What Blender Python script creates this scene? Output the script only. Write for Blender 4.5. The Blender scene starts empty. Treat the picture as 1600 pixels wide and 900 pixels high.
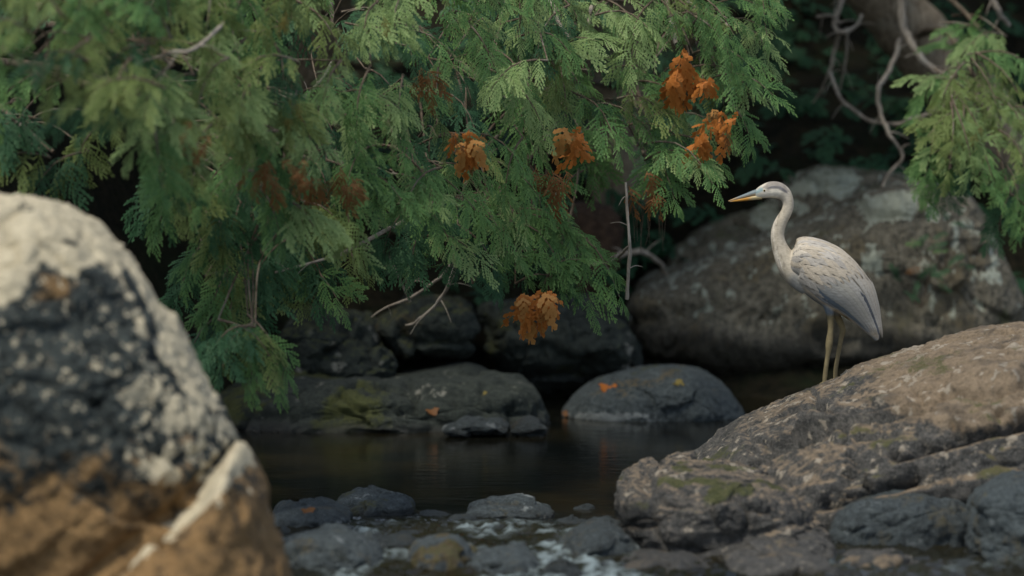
import bpy, bmesh, math, random
import numpy as np
from mathutils import Vector, Matrix
from mathutils.bvhtree import BVHTree

SC = bpy.context.scene
COL = SC.collection
random.seed(7)
RNG = np.random.default_rng(11)

# ------------------------------------------------------------------ camera
CAM_H, F_PX, HOR = 2.4, 5538.0, 22.0
PITCH = math.atan((450 - HOR) / F_PX)
cam = bpy.data.cameras.new('camera')
cam.sensor_width = 36
cam.lens = 36 * F_PX / 1600
cam.clip_end = 2000
cam.dof.use_dof = True
cam.dof.focus_distance = 18.1
cam.dof.aperture_fstop = 1.05
co = bpy.data.objects.new('camera', cam)
COL.objects.link(co)
co.location = (0, 0, CAM_H)
co.rotation_euler = (math.pi / 2 - PITCH, 0, 0)
SC.camera = co

# ------------------------------------------------------------------ light
SUN_EL, SUN_AZ = math.radians(62), math.radians(-140)     # from behind-left of the camera
w = bpy.data.worlds.new('World')
SC.world = w
w.use_nodes = True
nt = w.node_tree
sky = nt.nodes.new('ShaderNodeTexSky')
sky.sky_type = 'NISHITA'
sky.sun_disc = False
sky.sun_elevation = SUN_EL
sky.sun_rotation = SUN_AZ
hs = nt.nodes.new('ShaderNodeHueSaturation')
hs.inputs['Saturation'].default_value = 0.65
bg = nt.nodes['Background']
bg.inputs['Strength'].default_value = 0.085
nt.links.new(sky.outputs[0], hs.inputs['Color'])
nt.links.new(hs.outputs[0], bg.inputs['Color'])
sl = bpy.data.lights.new('sun', 'SUN')
sl.energy = 1.5
sl.angle = math.radians(10)
sl.color = (1.0, 0.93, 0.80)
so = bpy.data.objects.new('sun', sl)
COL.objects.link(so)
sd = Vector((math.cos(SUN_EL) * math.sin(SUN_AZ), math.cos(SUN_EL) * math.cos(SUN_AZ), math.sin(SUN_EL)))
so.rotation_euler = sd.to_track_quat('Z', 'Y').to_euler()
so.location = (-5, -5, 20)
SC.view_settings.view_transform = 'Standard'
SC.view_settings.look = 'None'
SC.view_settings.gamma = 1
SC.view_settings.use_curve_mapping = False
SC.view_settings.exposure = 1.08
SC.cycles.use_denoising = True
SC.cycles.max_bounces = 6

# ------------------------------------------------------------------ helpers
CF = Vector((0, math.cos(PITCH), -math.sin(PITCH)))
CU = Vector((0, math.sin(PITCH), math.cos(PITCH)))
def P(px, py, Y):
    """the point of the place seen at photo pixel (px, py) at distance Y along the ground"""
    d = CF + Vector((1, 0, 0)) * ((px - 800) / F_PX) + CU * ((450 - py) / F_PX)
    t = Y / d.y
    return Vector((d.x * t, Y, CAM_H + d.z * t))
def PIX(v):
    """photo pixel of points (N,3)"""
    q = v - np.array([0, 0, CAM_H])
    dep = q @ np.array(CF)
    return 800 + F_PX * q[:, 0] / dep, 450 - F_PX * (q @ np.array(CU)) / dep

GR = RNG.normal(size=(512, 3)); GR /= np.linalg.norm(GR, axis=1)[:, None]
PERM = RNG.permutation(512)
def perlin(p, seed=0):
    i = np.floor(p).astype(np.int64); f = p - i
    u = f * f * f * (f * (f * 6 - 15) + 10)
    out = 0
    for a in (0, 1):
        for b in (0, 1):
            for c in (0, 1):
                h = PERM[(PERM[(PERM[(i[:, 0] + a + seed * 37) & 511] + i[:, 1] + b) & 511] + i[:, 2] + c) & 511]
                g = GR[h]
                d = g[:, 0] * (f[:, 0] - a) + g[:, 1] * (f[:, 1] - b) + g[:, 2] * (f[:, 2] - c)
                wx = u[:, 0] if a else 1 - u[:, 0]
                wy = u[:, 1] if b else 1 - u[:, 1]
                wz = u[:, 2] if c else 1 - u[:, 2]
                out = out + d * wx * wy * wz
    return out * 1.5
def fbm(p, octv=4, gain=.5, seed=0, ridged=False):
    s, a, t = 0, 1, 0
    for k in range(octv):
        n = perlin(p * (2.03 ** k) + k * 17.3, seed + k)
        if ridged: n = 1 - 2 * np.abs(n)
        s = s + a * n; t += a; a *= gain
    return s / t
def sstep(a, b, x):
    t = np.clip((x - a) / (b - a), 0, 1)
    return t * t * (3 - 2 * t)
def worley(p, seed=0):
    """nearest two cell distances, offset from the nearest cell and its random vector"""
    i = np.floor(p).astype(np.int64)
    d1 = np.full(len(p), 9.0); d2 = d1.copy(); off = np.zeros_like(p); gv = np.zeros_like(p)
    for a in (-1, 0, 1):
        for b in (-1, 0, 1):
            for c in (-1, 0, 1):
                j = i + np.array([a, b, c])
                h = PERM[(PERM[(PERM[(j[:, 0] + seed * 37) & 511] + j[:, 1]) & 511] + j[:, 2]) & 511]
                sp = j + .5 + .48 * GR[h]
                d = np.linalg.norm(p - sp, axis=1)
                m = d < d1
                d2 = np.where(m, d1, np.minimum(d2, d))
                off[m] = (p - sp)[m]; gv[m] = GR[(h[m] + 101) & 511]
                d1 = np.where(m, d, d1)
    return d1, d2, off, gv
def chunks(V, freq, seed, squash=(1, 1, 1.7), warp=.25):
    """fractured facets: each cell is a tilted plane, with a groove between cells"""
    q = V * freq * np.array(squash)
    q = q + warp * np.c_[fbm(q * 1.3, 2, .5, seed + 1), fbm(q * 1.3 + 7, 2, .5, seed + 2), fbm(q * 1.3 + 13, 2, .5, seed + 3)]
    d1, d2, off, gv = worley(q, seed)
    return (off * gv).sum(1), sstep(.10, .0, d2 - d1)
def catmull(pts, n, closed=False):
    p = np.asarray(pts, float); m = len(p)
    out = []
    segs = m if closed else m - 1
    for k in range(segs):
        g = (lambda j: p[j % m]) if closed else (lambda j: p[min(max(j, 0), m - 1)])
        p0, p1, p2, p3 = g(k - 1), g(k), g(k + 1), g(k + 2)
        for t in np.linspace(0, 1, n, endpoint=False):
            out.append(.5 * (2 * p1 + (p2 - p0) * t + (2 * p0 - 5 * p1 + 4 * p2 - p3) * t * t + (3 * p1 - p0 - 3 * p2 + p3) * t ** 3))
    if not closed: out.append(p[-1])
    return np.array(out)
def seg_dist(px, py, line):
    """distance in px to a polyline and signed side (+ below it)"""
    best = np.full(px.shape, 1e9); side = np.zeros(px.shape)
    for (x0, y0), (x1, y1) in zip(line[:-1], line[1:]):
        dx, dy = x1 - x0, y1 - y0
        t = np.clip(((px - x0) * dx + (py - y0) * dy) / (dx * dx + dy * dy), 0, 1)
        d = np.hypot(px - x0 - t * dx, py - y0 - t * dy)
        sg = np.sign((px - x0) * dy - (py - y0) * dx) * (-1 if dx > 0 else 1)
        m = d < best
        best[m] = d[m]; side[m] = sg[m]
    return best, side
def poly_sd(px, py, poly):
    """signed px distance to a polygon, + inside"""
    d, _ = seg_dist(px, py, list(poly) + [poly[0]])
    ins = np.zeros(px.shape, bool)
    n = len(poly)
    for k in range(n):
        x0, y0 = poly[k]; x1, y1 = poly[(k + 1) % n]
        c = ((y0 > py) != (y1 > py)) & (px < (x1 - x0) * (py - y0) / ((y1 - y0) or 1e-9) + x0)
        ins ^= c
    return np.where(ins, d, -d)

def mesh_np(name, V, F, mat=None, smooth=True, attrs=None):
    """V (N,3), F (M,k) -> mesh"""
    me = bpy.data.meshes.new(name)
    V = np.asarray(V, np.float32); F = np.asarray(F, np.int32)
    k = F.shape[1]
    me.vertices.add(len(V)); me.vertices.foreach_set('co', V.ravel())
    me.loops.add(F.size); me.loops.foreach_set('vertex_index', F.ravel())
    me.polygons.add(len(F)); me.polygons.foreach_set('loop_start', np.arange(0, F.size, k, dtype=np.int32))
    me.update(calc_edges=True)
    me.polygons.foreach_set('use_smooth', np.full(len(F), smooth))
    for an, val in (attrs or {}).items():
        val = np.asarray(val, np.float32)
        if val.ndim == 1:
            at = me.attributes.new(an, 'FLOAT', 'POINT'); at.data.foreach_set('value', val)
        else:
            at = me.attributes.new(an, 'FLOAT_COLOR', 'POINT')
            at.data.foreach_set('color', np.c_[val, np.ones(len(val), np.float32)].astype(np.float32).ravel())
    if mat: me.materials.append(mat)
    return me
def link(name, me, parent=None, loc=None, label=None, cat=None, group=None, kind=None):
    o = bpy.data.objects.new(name, me); COL.objects.link(o)
    if parent is not None: o.parent = parent
    if loc is not None: o.location = loc
    for k, v in (('label', label), ('category', cat), ('group', group), ('kind', kind)):
        if v: o[k] = v
    return o
def at_base(name, V, F, mat, loc, **kw):
    """a mesh object whose origin stands at loc; V in world space"""
    attrs = kw.pop('attrs', None); smooth = kw.pop('smooth', True); par = kw.get('parent')
    V = np.asarray(V, float) - np.array(loc)
    me = mesh_np(name, V, F, mat, smooth, attrs)
    return link(name, me, loc=(Vector(loc) - par.location if par is not None else loc), **kw)
def quads2(nr, ns, cap=True):
    """quad strip indices of a tube of nr rings by ns"""
    i = np.arange(nr - 1)[:, None] * ns; j = np.arange(ns)[None, :]; j2 = (j + 1) % ns
    return np.stack([i + j, i + j2, i + ns + j2, i + ns + j], -1).reshape(-1, 4)
def tube(pts, radii, ns=7, rough=0, seed=0):
    p = np.asarray(pts, float); r = np.asarray(radii, float)
    t = np.gradient(p, axis=0); t /= np.linalg.norm(t, axis=1)[:, None] + 1e-9
    up = np.array([0.31, 0.2, 0.93]); 
    a = np.cross(t, up); a /= np.linalg.norm(a, axis=1)[:, None] + 1e-9
    b = np.cross(t, a)
    th = np.linspace(0, 2 * np.pi, ns, endpoint=False)
    V = p[:, None] + r[:, None, None] * (np.cos(th)[None, :, None] * a[:, None] + np.sin(th)[None, :, None] * b[:, None])
    V = V.reshape(-1, 3)
    if rough:
        n = fbm(V * 9, 3, seed=seed)
        c = np.repeat(p, ns, 0)
        V = c + (V - c) * (1 + rough * n)[:, None]
    return V, quads2(len(p), ns)
def curve(pxs, n=6, jit=0):
    """smooth world curve through (px, py, Y) points"""
    q = [P(*a) for a in pxs]
    return catmull([tuple(v) for v in q], n)
class Joined:
    def __init__(s): s.V, s.F, s.n = [], [], 0
    def add(s, V, F):
        s.V.append(np.asarray(V)); s.F.append(np.asarray(F) + s.n); s.n += len(V)
    def get(s): return np.concatenate(s.V), np.concatenate(s.F)

# ------------------------------------------------------------------ materials
class N:
    def __init__(s, name):
        s.m = bpy.data.materials.new(name); s.m.use_nodes = True
        s.t = s.m.node_tree; s.b = s.t.nodes['Principled BSDF']
    def n(s, typ, **kw):
        x = s.t.nodes.new(typ)
        for k, v in kw.items(): setattr(x, k, v)
        return x
    def l(s, a, b): s.t.links.new(a, b)
    def sock(s, v, i):
        if hasattr(v, 'links') or isinstance(v, bpy.types.NodeSocket): s.l(v, i)
        else: i.default_value = (*v, 1) if isinstance(v, tuple) and len(v) == 3 and len(i.default_value) == 4 else v
    def math(s, op, a, b=0.0, clamp=False):
        x = s.n('ShaderNodeMath', operation=op, use_clamp=clamp)
        s.sock(a, x.inputs[0]); s.sock(b, x.inputs[1]); return x.outputs[0]
    def mix(s, f, a, b):
        x = s.n('ShaderNodeMix', data_type='RGBA')
        s.sock(f, x.inputs[0]); s.sock(a, x.inputs[6]); s.sock(b, x.inputs[7]); return x.outputs[2]
    def noise(s, scale, detail=5, rough=.6, vec=None, dist=0):
        x = s.n('ShaderNodeTexNoise'); x.inputs['Scale'].default_value = scale
        x.inputs['Detail'].default_value = detail; x.inputs['Roughness'].default_value = rough
        x.inputs['Distortion'].default_value = dist
        s.l(vec if vec is not None else s.obj(), x.inputs['Vector']); return x.outputs['Fac']
    def obj(s):
        if not hasattr(s, 'tc'): s.tc = s.n('ShaderNodeTexCoord')
        return s.tc.outputs['Object']
    def attr(s, name): return s.n('ShaderNodeAttribute', attribute_name=name).outputs['Fac']
    def ramp(s, v, lo, hi):
        x = s.n('ShaderNodeMapRange'); s.l(v, x.inputs[0])
        x.inputs[1].default_value = lo; x.inputs[2].default_value = hi; return x.outputs[0]
    def bump(s, h, strength=.5, dist=.02):
        x = s.n('ShaderNodeBump'); x.inputs['Strength'].default_value = strength
        x.inputs['Distance'].default_value = dist; s.l(h, x.inputs['Height']); s.l(x.outputs[0], s.b.inputs['Normal'])
    def out(s, col, rough=.8, spec=.4):
        s.sock(col, s.b.inputs['Base Color']); s.sock(rough, s.b.inputs['Roughness'])
        s.b.inputs['Specular IOR Level'].default_value = spec
        return s.m

def rock_mat(name, dark, light, pale=(.42, .38, .29), tan=(.28, .18, .08), moss=(.07, .08, .02), sc=1.0, wetrough=.25, bump=.6, spot=.5, streak=0, tank=1.6):
    """pale / tan / moss / wet are vertex attributes: lichen plus a painted lit ridge, iron stain, moss, wet film plus painted shade"""
    g = N(name)
    vec = g.obj()
    if streak:
        mp = g.n('ShaderNodeMapping'); g.l(vec, mp.inputs[0]); mp.inputs['Scale'].default_value = (1, 1, 1 - streak)
        vec = mp.outputs[0]
    big = g.noise(3.2 * sc, 6, .6, vec); mid = g.noise(17 * sc, 7, .65, vec); fine = g.noise(75 * sc, 5, .65, vec)
    base = g.mix(g.ramp(mid, .36, .66), dark, light)
    base = g.mix(g.math('MULTIPLY', g.ramp(fine, .52, .72), spot), base, tuple(min(1, c * 2.0) for c in light))
    base = g.mix(g.math('MULTIPLY', g.ramp(fine, .47, .30), .7), base, tuple(c * .35 for c in dark))
    base = g.mix(g.math('MULTIPLY', g.ramp(big, .55, .75), .35), base, tuple(c * .5 for c in dark))
    def fac(an, k, sharp):
        v = g.math('ADD', g.attr(an), g.math('MULTIPLY', g.math('SUBTRACT', mid, .5), k))
        v = g.math('ADD', v, g.math('MULTIPLY', g.math('SUBTRACT', fine, .5), k * .6))
        return g.math('ADD', g.math('MULTIPLY', g.math('SUBTRACT', v, .5), sharp), .5, clamp=True)
    tanv = g.mix(g.ramp(mid, .35, .65), tuple(c * .62 for c in tan), tuple(min(1, c * 1.3) for c in tan))
    tanv = g.mix(g.math('MULTIPLY', g.ramp(fine, .5, .66), .55), tanv, tuple(c * .3 for c in tan))
    tanv = g.mix(g.math('MULTIPLY', g.ramp(mid, .58, .74), .6), tanv, dark)
    base = g.mix(g.math('MULTIPLY', fac('tan', tank, 2.2), .93), base, tanv)
    palev = g.mix(g.ramp(mid, .3, .6), tuple(c * .70 for c in pale), pale)
    palev = g.mix(g.math('MULTIPLY', g.ramp(fine, .42, .28), .6), palev, tuple(c * .35 for c in pale))
    base = g.mix(g.math('MULTIPLY', fac('pale', 1.7, 5.5), .95), base, palev)
    base = g.mix(g.math('MULTIPLY', fac('moss', 1.8, 2.6), .85), base, g.mix(fine, tuple(c * .5 for c in moss), moss))
    wet = g.attr('wet')
    wcol = g.mix(.78, base, (.006, .007, .006))
    base = g.mix(wet, base, wcol)
    g.bump(g.math('ADD', g.math('MULTIPLY', mid, .8), g.math('MULTIPLY', fine, .45)), bump, .03)
    rough = g.math('SUBTRACT', .92, g.math('MULTIPLY', wet, .92 - wetrough))
    return g.out(base, rough, .35)

def bark_mat(name, a, b, lich=(.25, .25, .2)):
    g = N(name)
    mp = g.n('ShaderNodeMapping'); g.l(g.obj(), mp.inputs[0]); mp.inputs['Scale'].default_value = (1, 1, .25)
    s = g.noise(30, 6, .65, mp.outputs[0]); big = g.noise(5, 4, .6)
    c = g.mix(g.ramp(s, .35, .65), a, b)
    c = g.mix(g.math('MULTIPLY', g.ramp(big, .52, .68), .5), c, lich)
    g.bump(s, .8, .03)
    return g.out(c, .9, .2)

def leaf_mat(name, a, b, tip, trans=.35):
    g = N(name)
    oi = g.n('ShaderNodeObjectInfo').outputs['Random']
    n = g.noise(9, 4, .6, g.n('ShaderNodeNewGeometry').outputs['Position'])
    c = g.mix(g.math('ADD', g.math('MULTIPLY', oi, .55), g.math('MULTIPLY', n, .5), clamp=True), a, b)
    c = g.mix(g.math('MULTIPLY', g.attr('tip'), .75), c, tip)  # paler tips also paint in lit highlights
    g.out(c, .6, .25)
    tr = g.n('ShaderNodeBsdfTranslucent'); g.l(c, tr.inputs[0])
    mx = g.n('ShaderNodeMixShader'); mx.inputs[0].default_value = trans
    g.l(g.b.outputs[0], mx.inputs[1]); g.l(tr.outputs[0], mx.inputs[2])
    g.l(mx.outputs[0], g.t.nodes['Material Output'].inputs['Surface'])
    return g.m
def plain(name, c, rough=.7, var=.25, scale=40, spec=.3):
    g = N(name)
    n = g.noise(scale, 4, .6)
    return g.out(g.mix(n, tuple(x * (1 - var) for x in c), tuple(min(1, x * (1 + var)) for x in c)), rough, spec)
def attr_mat(name, an='col', rough=.75, scale=120, var=.35):
    g = N(name)
    a = g.n('ShaderNodeAttribute', attribute_name=an).outputs['Color']
    mp = g.n('ShaderNodeMapping'); g.l(g.obj(), mp.inputs[0]); mp.inputs['Rotation'].default_value = (0, .75, 0); mp.inputs['Scale'].default_value = (.35, 1, 1)
    n = g.noise(scale, 4, .65, mp.outputs[0])
    dk = g.n('ShaderNodeMix', data_type='RGBA', blend_type='MULTIPLY'); dk.inputs[0].default_value = 1
    v = g.math('ADD', 1 - var * .5, g.math('MULTIPLY', g.ramp(n, .3, .7), var))
    cm = g.n('ShaderNodeCombineColor')
    for k in range(3): g.l(v, cm.inputs[k])
    g.l(a, dk.inputs[6]); g.l(cm.outputs[0], dk.inputs[7])
    g.bump(n, .35, .006)
    return g.out(dk.outputs[2], rough, .25)

M_BOULDER = rock_mat('granite_lichen', (.006, .009, .008), (.070, .085, .080), (.60, .53, .37), (.25, .15, .06), sc=.8, spot=.5, tank=2.6, bump=1.0)
M_LEDGE = rock_mat('granite_ledge', (.028, .030, .029), (.105, .10, .09), (.34, .30, .235), (.23, .175, .115), sc=1.4, bump=.9, spot=.8)
M_BACK = rock_mat('granite_back', (.047, .044, .032), (.25, .225, .165), (.46, .49, .39), (.17, .135, .075), sc=1.9, streak=.62, bump=.9, spot=.9)
M_BANK = rock_mat('granite_bank', (.011, .016, .014), (.040, .049, .041), (.2, .2, .17), (.12, .09, .04), sc=1.2)  # granite darkened further: far-bank shade is put into its colour
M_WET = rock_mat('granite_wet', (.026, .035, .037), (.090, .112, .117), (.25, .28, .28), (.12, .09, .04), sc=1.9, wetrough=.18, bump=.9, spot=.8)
M_LEAF = [leaf_mat('cedar_leaf', (.026, .098, .028), (.082, .195, .056), (.225, .360, .110), .25),
          leaf_mat('cedar_leaf_olive', (.052, .098, .020), (.135, .190, .046), (.290, .345, .120), .25),
          leaf_mat('cedar_leaf_dark', (.010, .050, .020), (.030, .096, .042), (.080, .180, .075), .25),  # darker green; also holds painted shade for dim and rear boughs
          leaf_mat('cedar_leaf_pale', (.080, .160, .048), (.180, .280, .092), (.38, .48, .20), .25)]  # paler green; also paints sunlit patches among the boughs
M_DEAD = leaf_mat('cedar_dead', (.36, .115, .02), (.54, .185, .035), (.62, .26, .065), .3)
M_DEADLT = leaf_mat('cedar_dead_light', (.42, .19, .05), (.56, .27, .075), (.62, .34, .11), .3)
M_DEADBROWN = leaf_mat('cedar_dead_brown', (.12, .055, .02), (.25, .11, .036), (.32, .16, .06), .25)
M_YELLOW = leaf_mat('cedar_yellow', (.15, .13, .03), (.26, .2, .05), (.3, .24, .08), .35)
M_BARK = bark_mat('cedar_bark', (.13, .10, .07), (.34, .28, .20))
M_TWIG = bark_mat('bare_branch', (.19, .16, .125), (.42, .37, .30), (.42, .41, .36))
M_TWIGD = bark_mat('dark_twig', (.07, .053, .036), (.18, .14, .10))

# ------------------------------------------------------------------ the setting: ground, water
def bank_edge(x):
    return 22.2 - 4.6 * sstep(-.9, -3.2, x) + .25 * np.sin(x * 2.1) + .5 * sstep(3.2, 5, x) * -1
def ground_z(x, y):
    e = bank_edge(x)
    d = y - e
    z = -.55 + .75 * sstep(-1.2, .5, d) + 1.5 * sstep(.2, 2.6, d) + 2.4 * sstep(2, 7, d) + 4.5 * sstep(6, 22, d)
    z = z + .42 * sstep(17.4, 15.2, y) * sstep(12.5, 15, y)          # riffle bar
    return z
gx = np.concatenate([-np.geomspace(300, 6, 26), np.arange(-5.8, 5.81, .09), np.geomspace(6, 300, 26)])
gy = np.concatenate([-np.geomspace(200, 4, 18), np.arange(-2, 13, .8), np.arange(13, 28, .08), np.geomspace(28.2, 500, 30)])
X, Y = np.meshgrid(gx, gy)
XY = np.c_[X.ravel(), Y.ravel()]
Z = ground_z(XY[:, 0], XY[:, 1])
p3 = np.c_[XY, Z]
near = sstep(60, 20, np.abs(XY[:, 0])) * sstep(60, 25, XY[:, 1])
Z = Z + near * (.16 * fbm(p3 * 1.4, 5, seed=3) + .05 * fbm(p3 * 7, 3, seed=4))
nxg = len(gx)
ii, jj = np.meshgrid(np.arange(len(gy) - 1), np.arange(nxg - 1), indexing='ij')
b0 = (ii * nxg + jj).ravel()
GF = np.c_[b0, b0 + 1, b0 + nxg + 1, b0 + nxg]
g = N('forest_soil')
n1 = g.noise(2.2, 6); n2 = g.noise(14, 7); n3 = g.noise(60, 5)
c = g.mix(g.ramp(n2, .35, .65), (.010, .011, .007), (.030, .026, .015))
c = g.mix(g.math('MULTIPLY', g.ramp(n3, .55, .7), .6), c, (.06, .042, .02))
c = g.mix(g.math('MULTIPLY', g.ramp(n1, .5, .65), .6), c, (.018, .03, .012))
g.bump(g.math('ADD', n2, n3), .9, .05)
M_SOIL = g.out(c, .95, .1)
ground = link('ground', mesh_np('ground', np.c_[XY, Z], GF, M_SOIL), kind='structure')

wx = np.concatenate([-np.geomspace(280, 3.3, 22), np.arange(-3.2, 3.21, .022), np.geomspace(3.3, 280, 22)])
wy = np.concatenate([-np.geomspace(190, 4, 14), np.arange(-2, 13.4, .8), np.arange(13.5, 17.6, .018), np.arange(17.65, 23.2, .06)])
X, Y = np.meshgrid(wx, wy)
q = np.c_[X.ravel(), Y.ravel(), np.zeros(X.size)]
px, py = PIX(q)
inr = (np.abs(q[:, 0]) < 3.3) & (q[:, 1] > 13.4) & (q[:, 1] < 17.7)
rif = sstep(17.1, 16.2, q[:, 1]) * sstep(-2.6, -1.6, q[:, 0]) * inr
wob = fbm(np.c_[q[:, 0] * 1.0, q[:, 1] * .6, q[:, 2]] * 1.2, 3, seed=9)
rif = rif * sstep(-.35, .15, wob + .15)
chop = fbm(np.c_[q[:, 0] * 9, q[:, 1] * 6, q[:, 2]], 4, .55, seed=5, ridged=True)
wave = fbm(np.c_[q[:, 0] * 1.2, q[:, 1] * 4, q[:, 2]], 3, .5, seed=6)
q[:, 2] = .002 * wave * inr + rif * (.055 * chop + .02 * wob)
foam_glint = rif * sstep(.25, .7, chop) * sstep(-.25, .2, fbm(np.c_[q[:, 0] * 16, q[:, 1] * 9, q[:, 2]], 3, .6, seed=77)) * sstep(-.05, .25, fbm(np.c_[q[:, 0] * 2.2, q[:, 1] * 1.6, q[:, 0] * 0], 3, seed=15) + .42 * sstep(560, 860, px) * sstep(1040, 960, px) * sstep(790, 840, py) + .25 * sstep(640, 680, px) * sstep(800, 740, px) * sstep(770, 785, py) * sstep(840, 800, py) - .15)  # white water, with sky glints painted into the same colour mask
nxg = len(wx)
ii, jj = np.meshgrid(np.arange(len(wy) - 1), np.arange(nxg - 1), indexing='ij')
b0 = (ii * nxg + jj).ravel()
g = N('river_water')
mp = g.n('ShaderNodeMapping'); g.l(g.obj(), mp.inputs[0]); mp.inputs['Scale'].default_value = (.6, 1.6, 1)
nn = g.noise(9, 4, .55, mp.outputs[0])
bl = g.noise(1.4, 3, .5)
c = g.mix(g.ramp(bl, .4, .65), (.004, .005, .004), (.016, .013, .006))
c = g.mix(g.attr('shallow'), c, (.018, .018, .012))
c = g.mix(g.attr('foam_glint'), c, (.20, .25, .26))
g.bump(nn, .22, .012)
M_WATER = g.out(c, g.math('ADD', .09, g.math('MULTIPLY', g.attr('foam_glint'), .5)), .5)
g.b.inputs['IOR'].default_value = 1.33
shallow = sstep(17.5, 16.6, q[:, 1]) * sstep(-.35, .3, fbm(q * .9 + 5, 3, seed=21)) * .8
water = link('river_water', mesh_np('river_water', q, np.c_[b0, b0 + 1, b0 + nxg + 1, b0 + nxg], M_WATER, attrs={'foam_glint': foam_glint, 'shallow': shallow}), kind='structure')

# ------------------------------------------------------------------ rocks
ICO = {}
def ico(k):
    if k not in ICO:
        bm = bmesh.new(); bmesh.ops.create_icosphere(bm, subdivisions=k, radius=1)
        V = np.array([v.co[:] for v in bm.verts]); F = np.array([[v.index for v in f.verts] for f in bm.faces])
        bm.free(); V /= np.linalg.norm(V, axis=1)[:, None]; ICO[k] = (V, F)
    return ICO[k]
def normals(V, F):
    n = np.cross(V[F[:, 1]] - V[F[:, 0]], V[F[:, 2]] - V[F[:, 0]])
    o = np.zeros_like(V)
    for k in range(3):
        for a in range(3): o[:, a] += np.bincount(F[:, k], n[:, a], len(V))
    return o / (np.linalg.norm(o, axis=1)[:, None] + 1e-12)
ROCKS = {}
def rock(key, outline, Y0, df, db, strata=0, tilt=.12, sfreq=5, rub=0, chunk=0, cfreq=3, groove=0, backdrop=0, eq=1.0, k=7, e=.62, ey=.75, cen=None, amp=.05, freq=2.0, fine=.012, ridge=0, seed=0, under=0, lean=0, cracks=(), facet=0, pits=0):
    """a closed stone: its outline seen from the river, swelling df towards it and db behind"""
    pts = np.array([tuple(P(a, b, Y0)) for a, b in outline])[:, [0, 2]]
    cl = catmull(pts, 14, True)
    c = cl.mean(0) if cen is None else np.array(tuple(P(cen[0], cen[1], Y0)))[[0, 2]]
    th = np.arctan2(cl[:, 1] - c[1], cl[:, 0] - c[0]); r = np.hypot(cl[:, 0] - c[0], cl[:, 1] - c[1])
    o = np.argsort(th); th, r = th[o], r[o]
    D, F = ico(k)
    if eq != 1:
        t_ = np.arctan2(D[:, 2], D[:, 0]); dy = np.sign(D[:, 1]) * np.abs(D[:, 1]) ** eq
        D = np.c_[np.sqrt(np.maximum(0, 1 - dy * dy)) * np.cos(t_), dy, np.sqrt(np.maximum(0, 1 - dy * dy)) * np.sin(t_)]
    s = np.hypot(D[:, 0], D[:, 2]); t = np.arctan2(D[:, 2], D[:, 0])
    R = np.interp(t, th, r, period=2 * np.pi)
    ss = s ** e
    x = c[0] + R * ss * np.cos(t); z = c[1] + R * ss * np.sin(t)
    yy = np.sign(D[:, 1]) * np.abs(D[:, 1]) ** ey
    y = Y0 + np.where(yy < 0, yy * df, yy * db)
    zt = cl[:, 1].max()
    if lean: y = y + lean * (z - zt) * (D[:, 1] < .3) * sstep(.3, -.3, D[:, 1])
    if backdrop: z = z - backdrop * np.maximum(0, y - Y0) * sstep(-.1, .1, z)
    if under: y = y + under * sstep(.35, -.1, z) * sstep(.2, -.4, D[:, 1])
    V = np.c_[x, y, z]
    n = normals(V, F)
    if (n * (V - V.mean(0))).sum() < 0: F = F[:, ::-1]; n = -n
    off = seed * 13.7
    edge = .25 + .75 * sstep(0, .5, np.abs(D[:, 1]))
    d = amp * fbm(V * freq + off, 4, .5, seed)
    if ridge: d = d + ridge * (fbm(V * freq * .8 + off + 31, 3, .5, seed + 2, True) - .3)
    if facet:
        q2 = V * freq * .7 + off
        d = d + facet * (np.abs(((fbm(q2, 2, .5, seed + 5) * 3) % 1) - .5) - .25)
    if strata:
        q1 = (V[:, 2] - tilt * V[:, 0] + .25 * V[:, 1] * .3) * sfreq + .9 * fbm(V * 1.3 + off, 3, .5, seed + 13)
        fr = q1 - np.floor(q1)
        st_ = np.where(fr < .8, fr / .8, (1 - fr) / .2) - .5
        hgt = .4 + .6 * (perlin(np.c_[np.floor(q1) * 3.7 + .5, V[:, 0] * .8, V[:, 1] * .8 + off]) + .5)
        d = d + strata * st_ * hgt * sstep(.95, .55, np.abs(n[:, 2]))
    if rub:
        cell = fbm(V * 3.3 + off, 2, .5, seed + 17) * 4
        d = d + rub * (np.abs(cell - np.round(cell)) - .25) * 2
    if chunk:
        ck, gr = chunks(V + off, cfreq, seed + 19)
        d = d + chunk * ck - groove * gr
        ck, gr = chunks(V + off, cfreq * 2.7, seed + 29)
        d = d + .18 * chunk * ck - .2 * groove * gr
    V = V + n * (d * edge)[:, None]
    d2 = fine * fbm(V * 14 + off, 4, .6, seed + 7) + fine * .6 * fbm(V * 30 + off, 3, .55, seed + 3)
    if pits: d2 = d2 - pits * sstep(.25, .5, fbm(V * 9 + off, 3, .5, seed + 11))
    V = V + n * d2[:, None]
    a, b = PIX(V)
    front = sstep(.35, .0, n[:, 1])
    wa = a + 9 * fbm(V * 5 + 3, 3, seed=1); wb = b + 9 * fbm(V * 5 + 9, 3, seed=2)
    for line, width, depth, lip in cracks:
        dist, side = seg_dist(wa, wb, line)
        V = V - n * (front * depth * np.exp(-(dist / width) ** 2))[:, None]
        if lip: V = V + n * (front * lip * (side > 0) * sstep(0, width * .7, dist) * np.exp(-(dist / (width * 5)) ** 2))[:, None]
    n = normals(V, F)
    a, b = PIX(V)
    return dict(V=V, F=F, n=n, a=a, b=b, wa=a + 14 * fbm(V * 6 + 3, 4, seed=1), wb=b + 14 * fbm(V * 6 + 9, 4, seed=2))
def z0(v): return np.zeros(len(v['V']))
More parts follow.
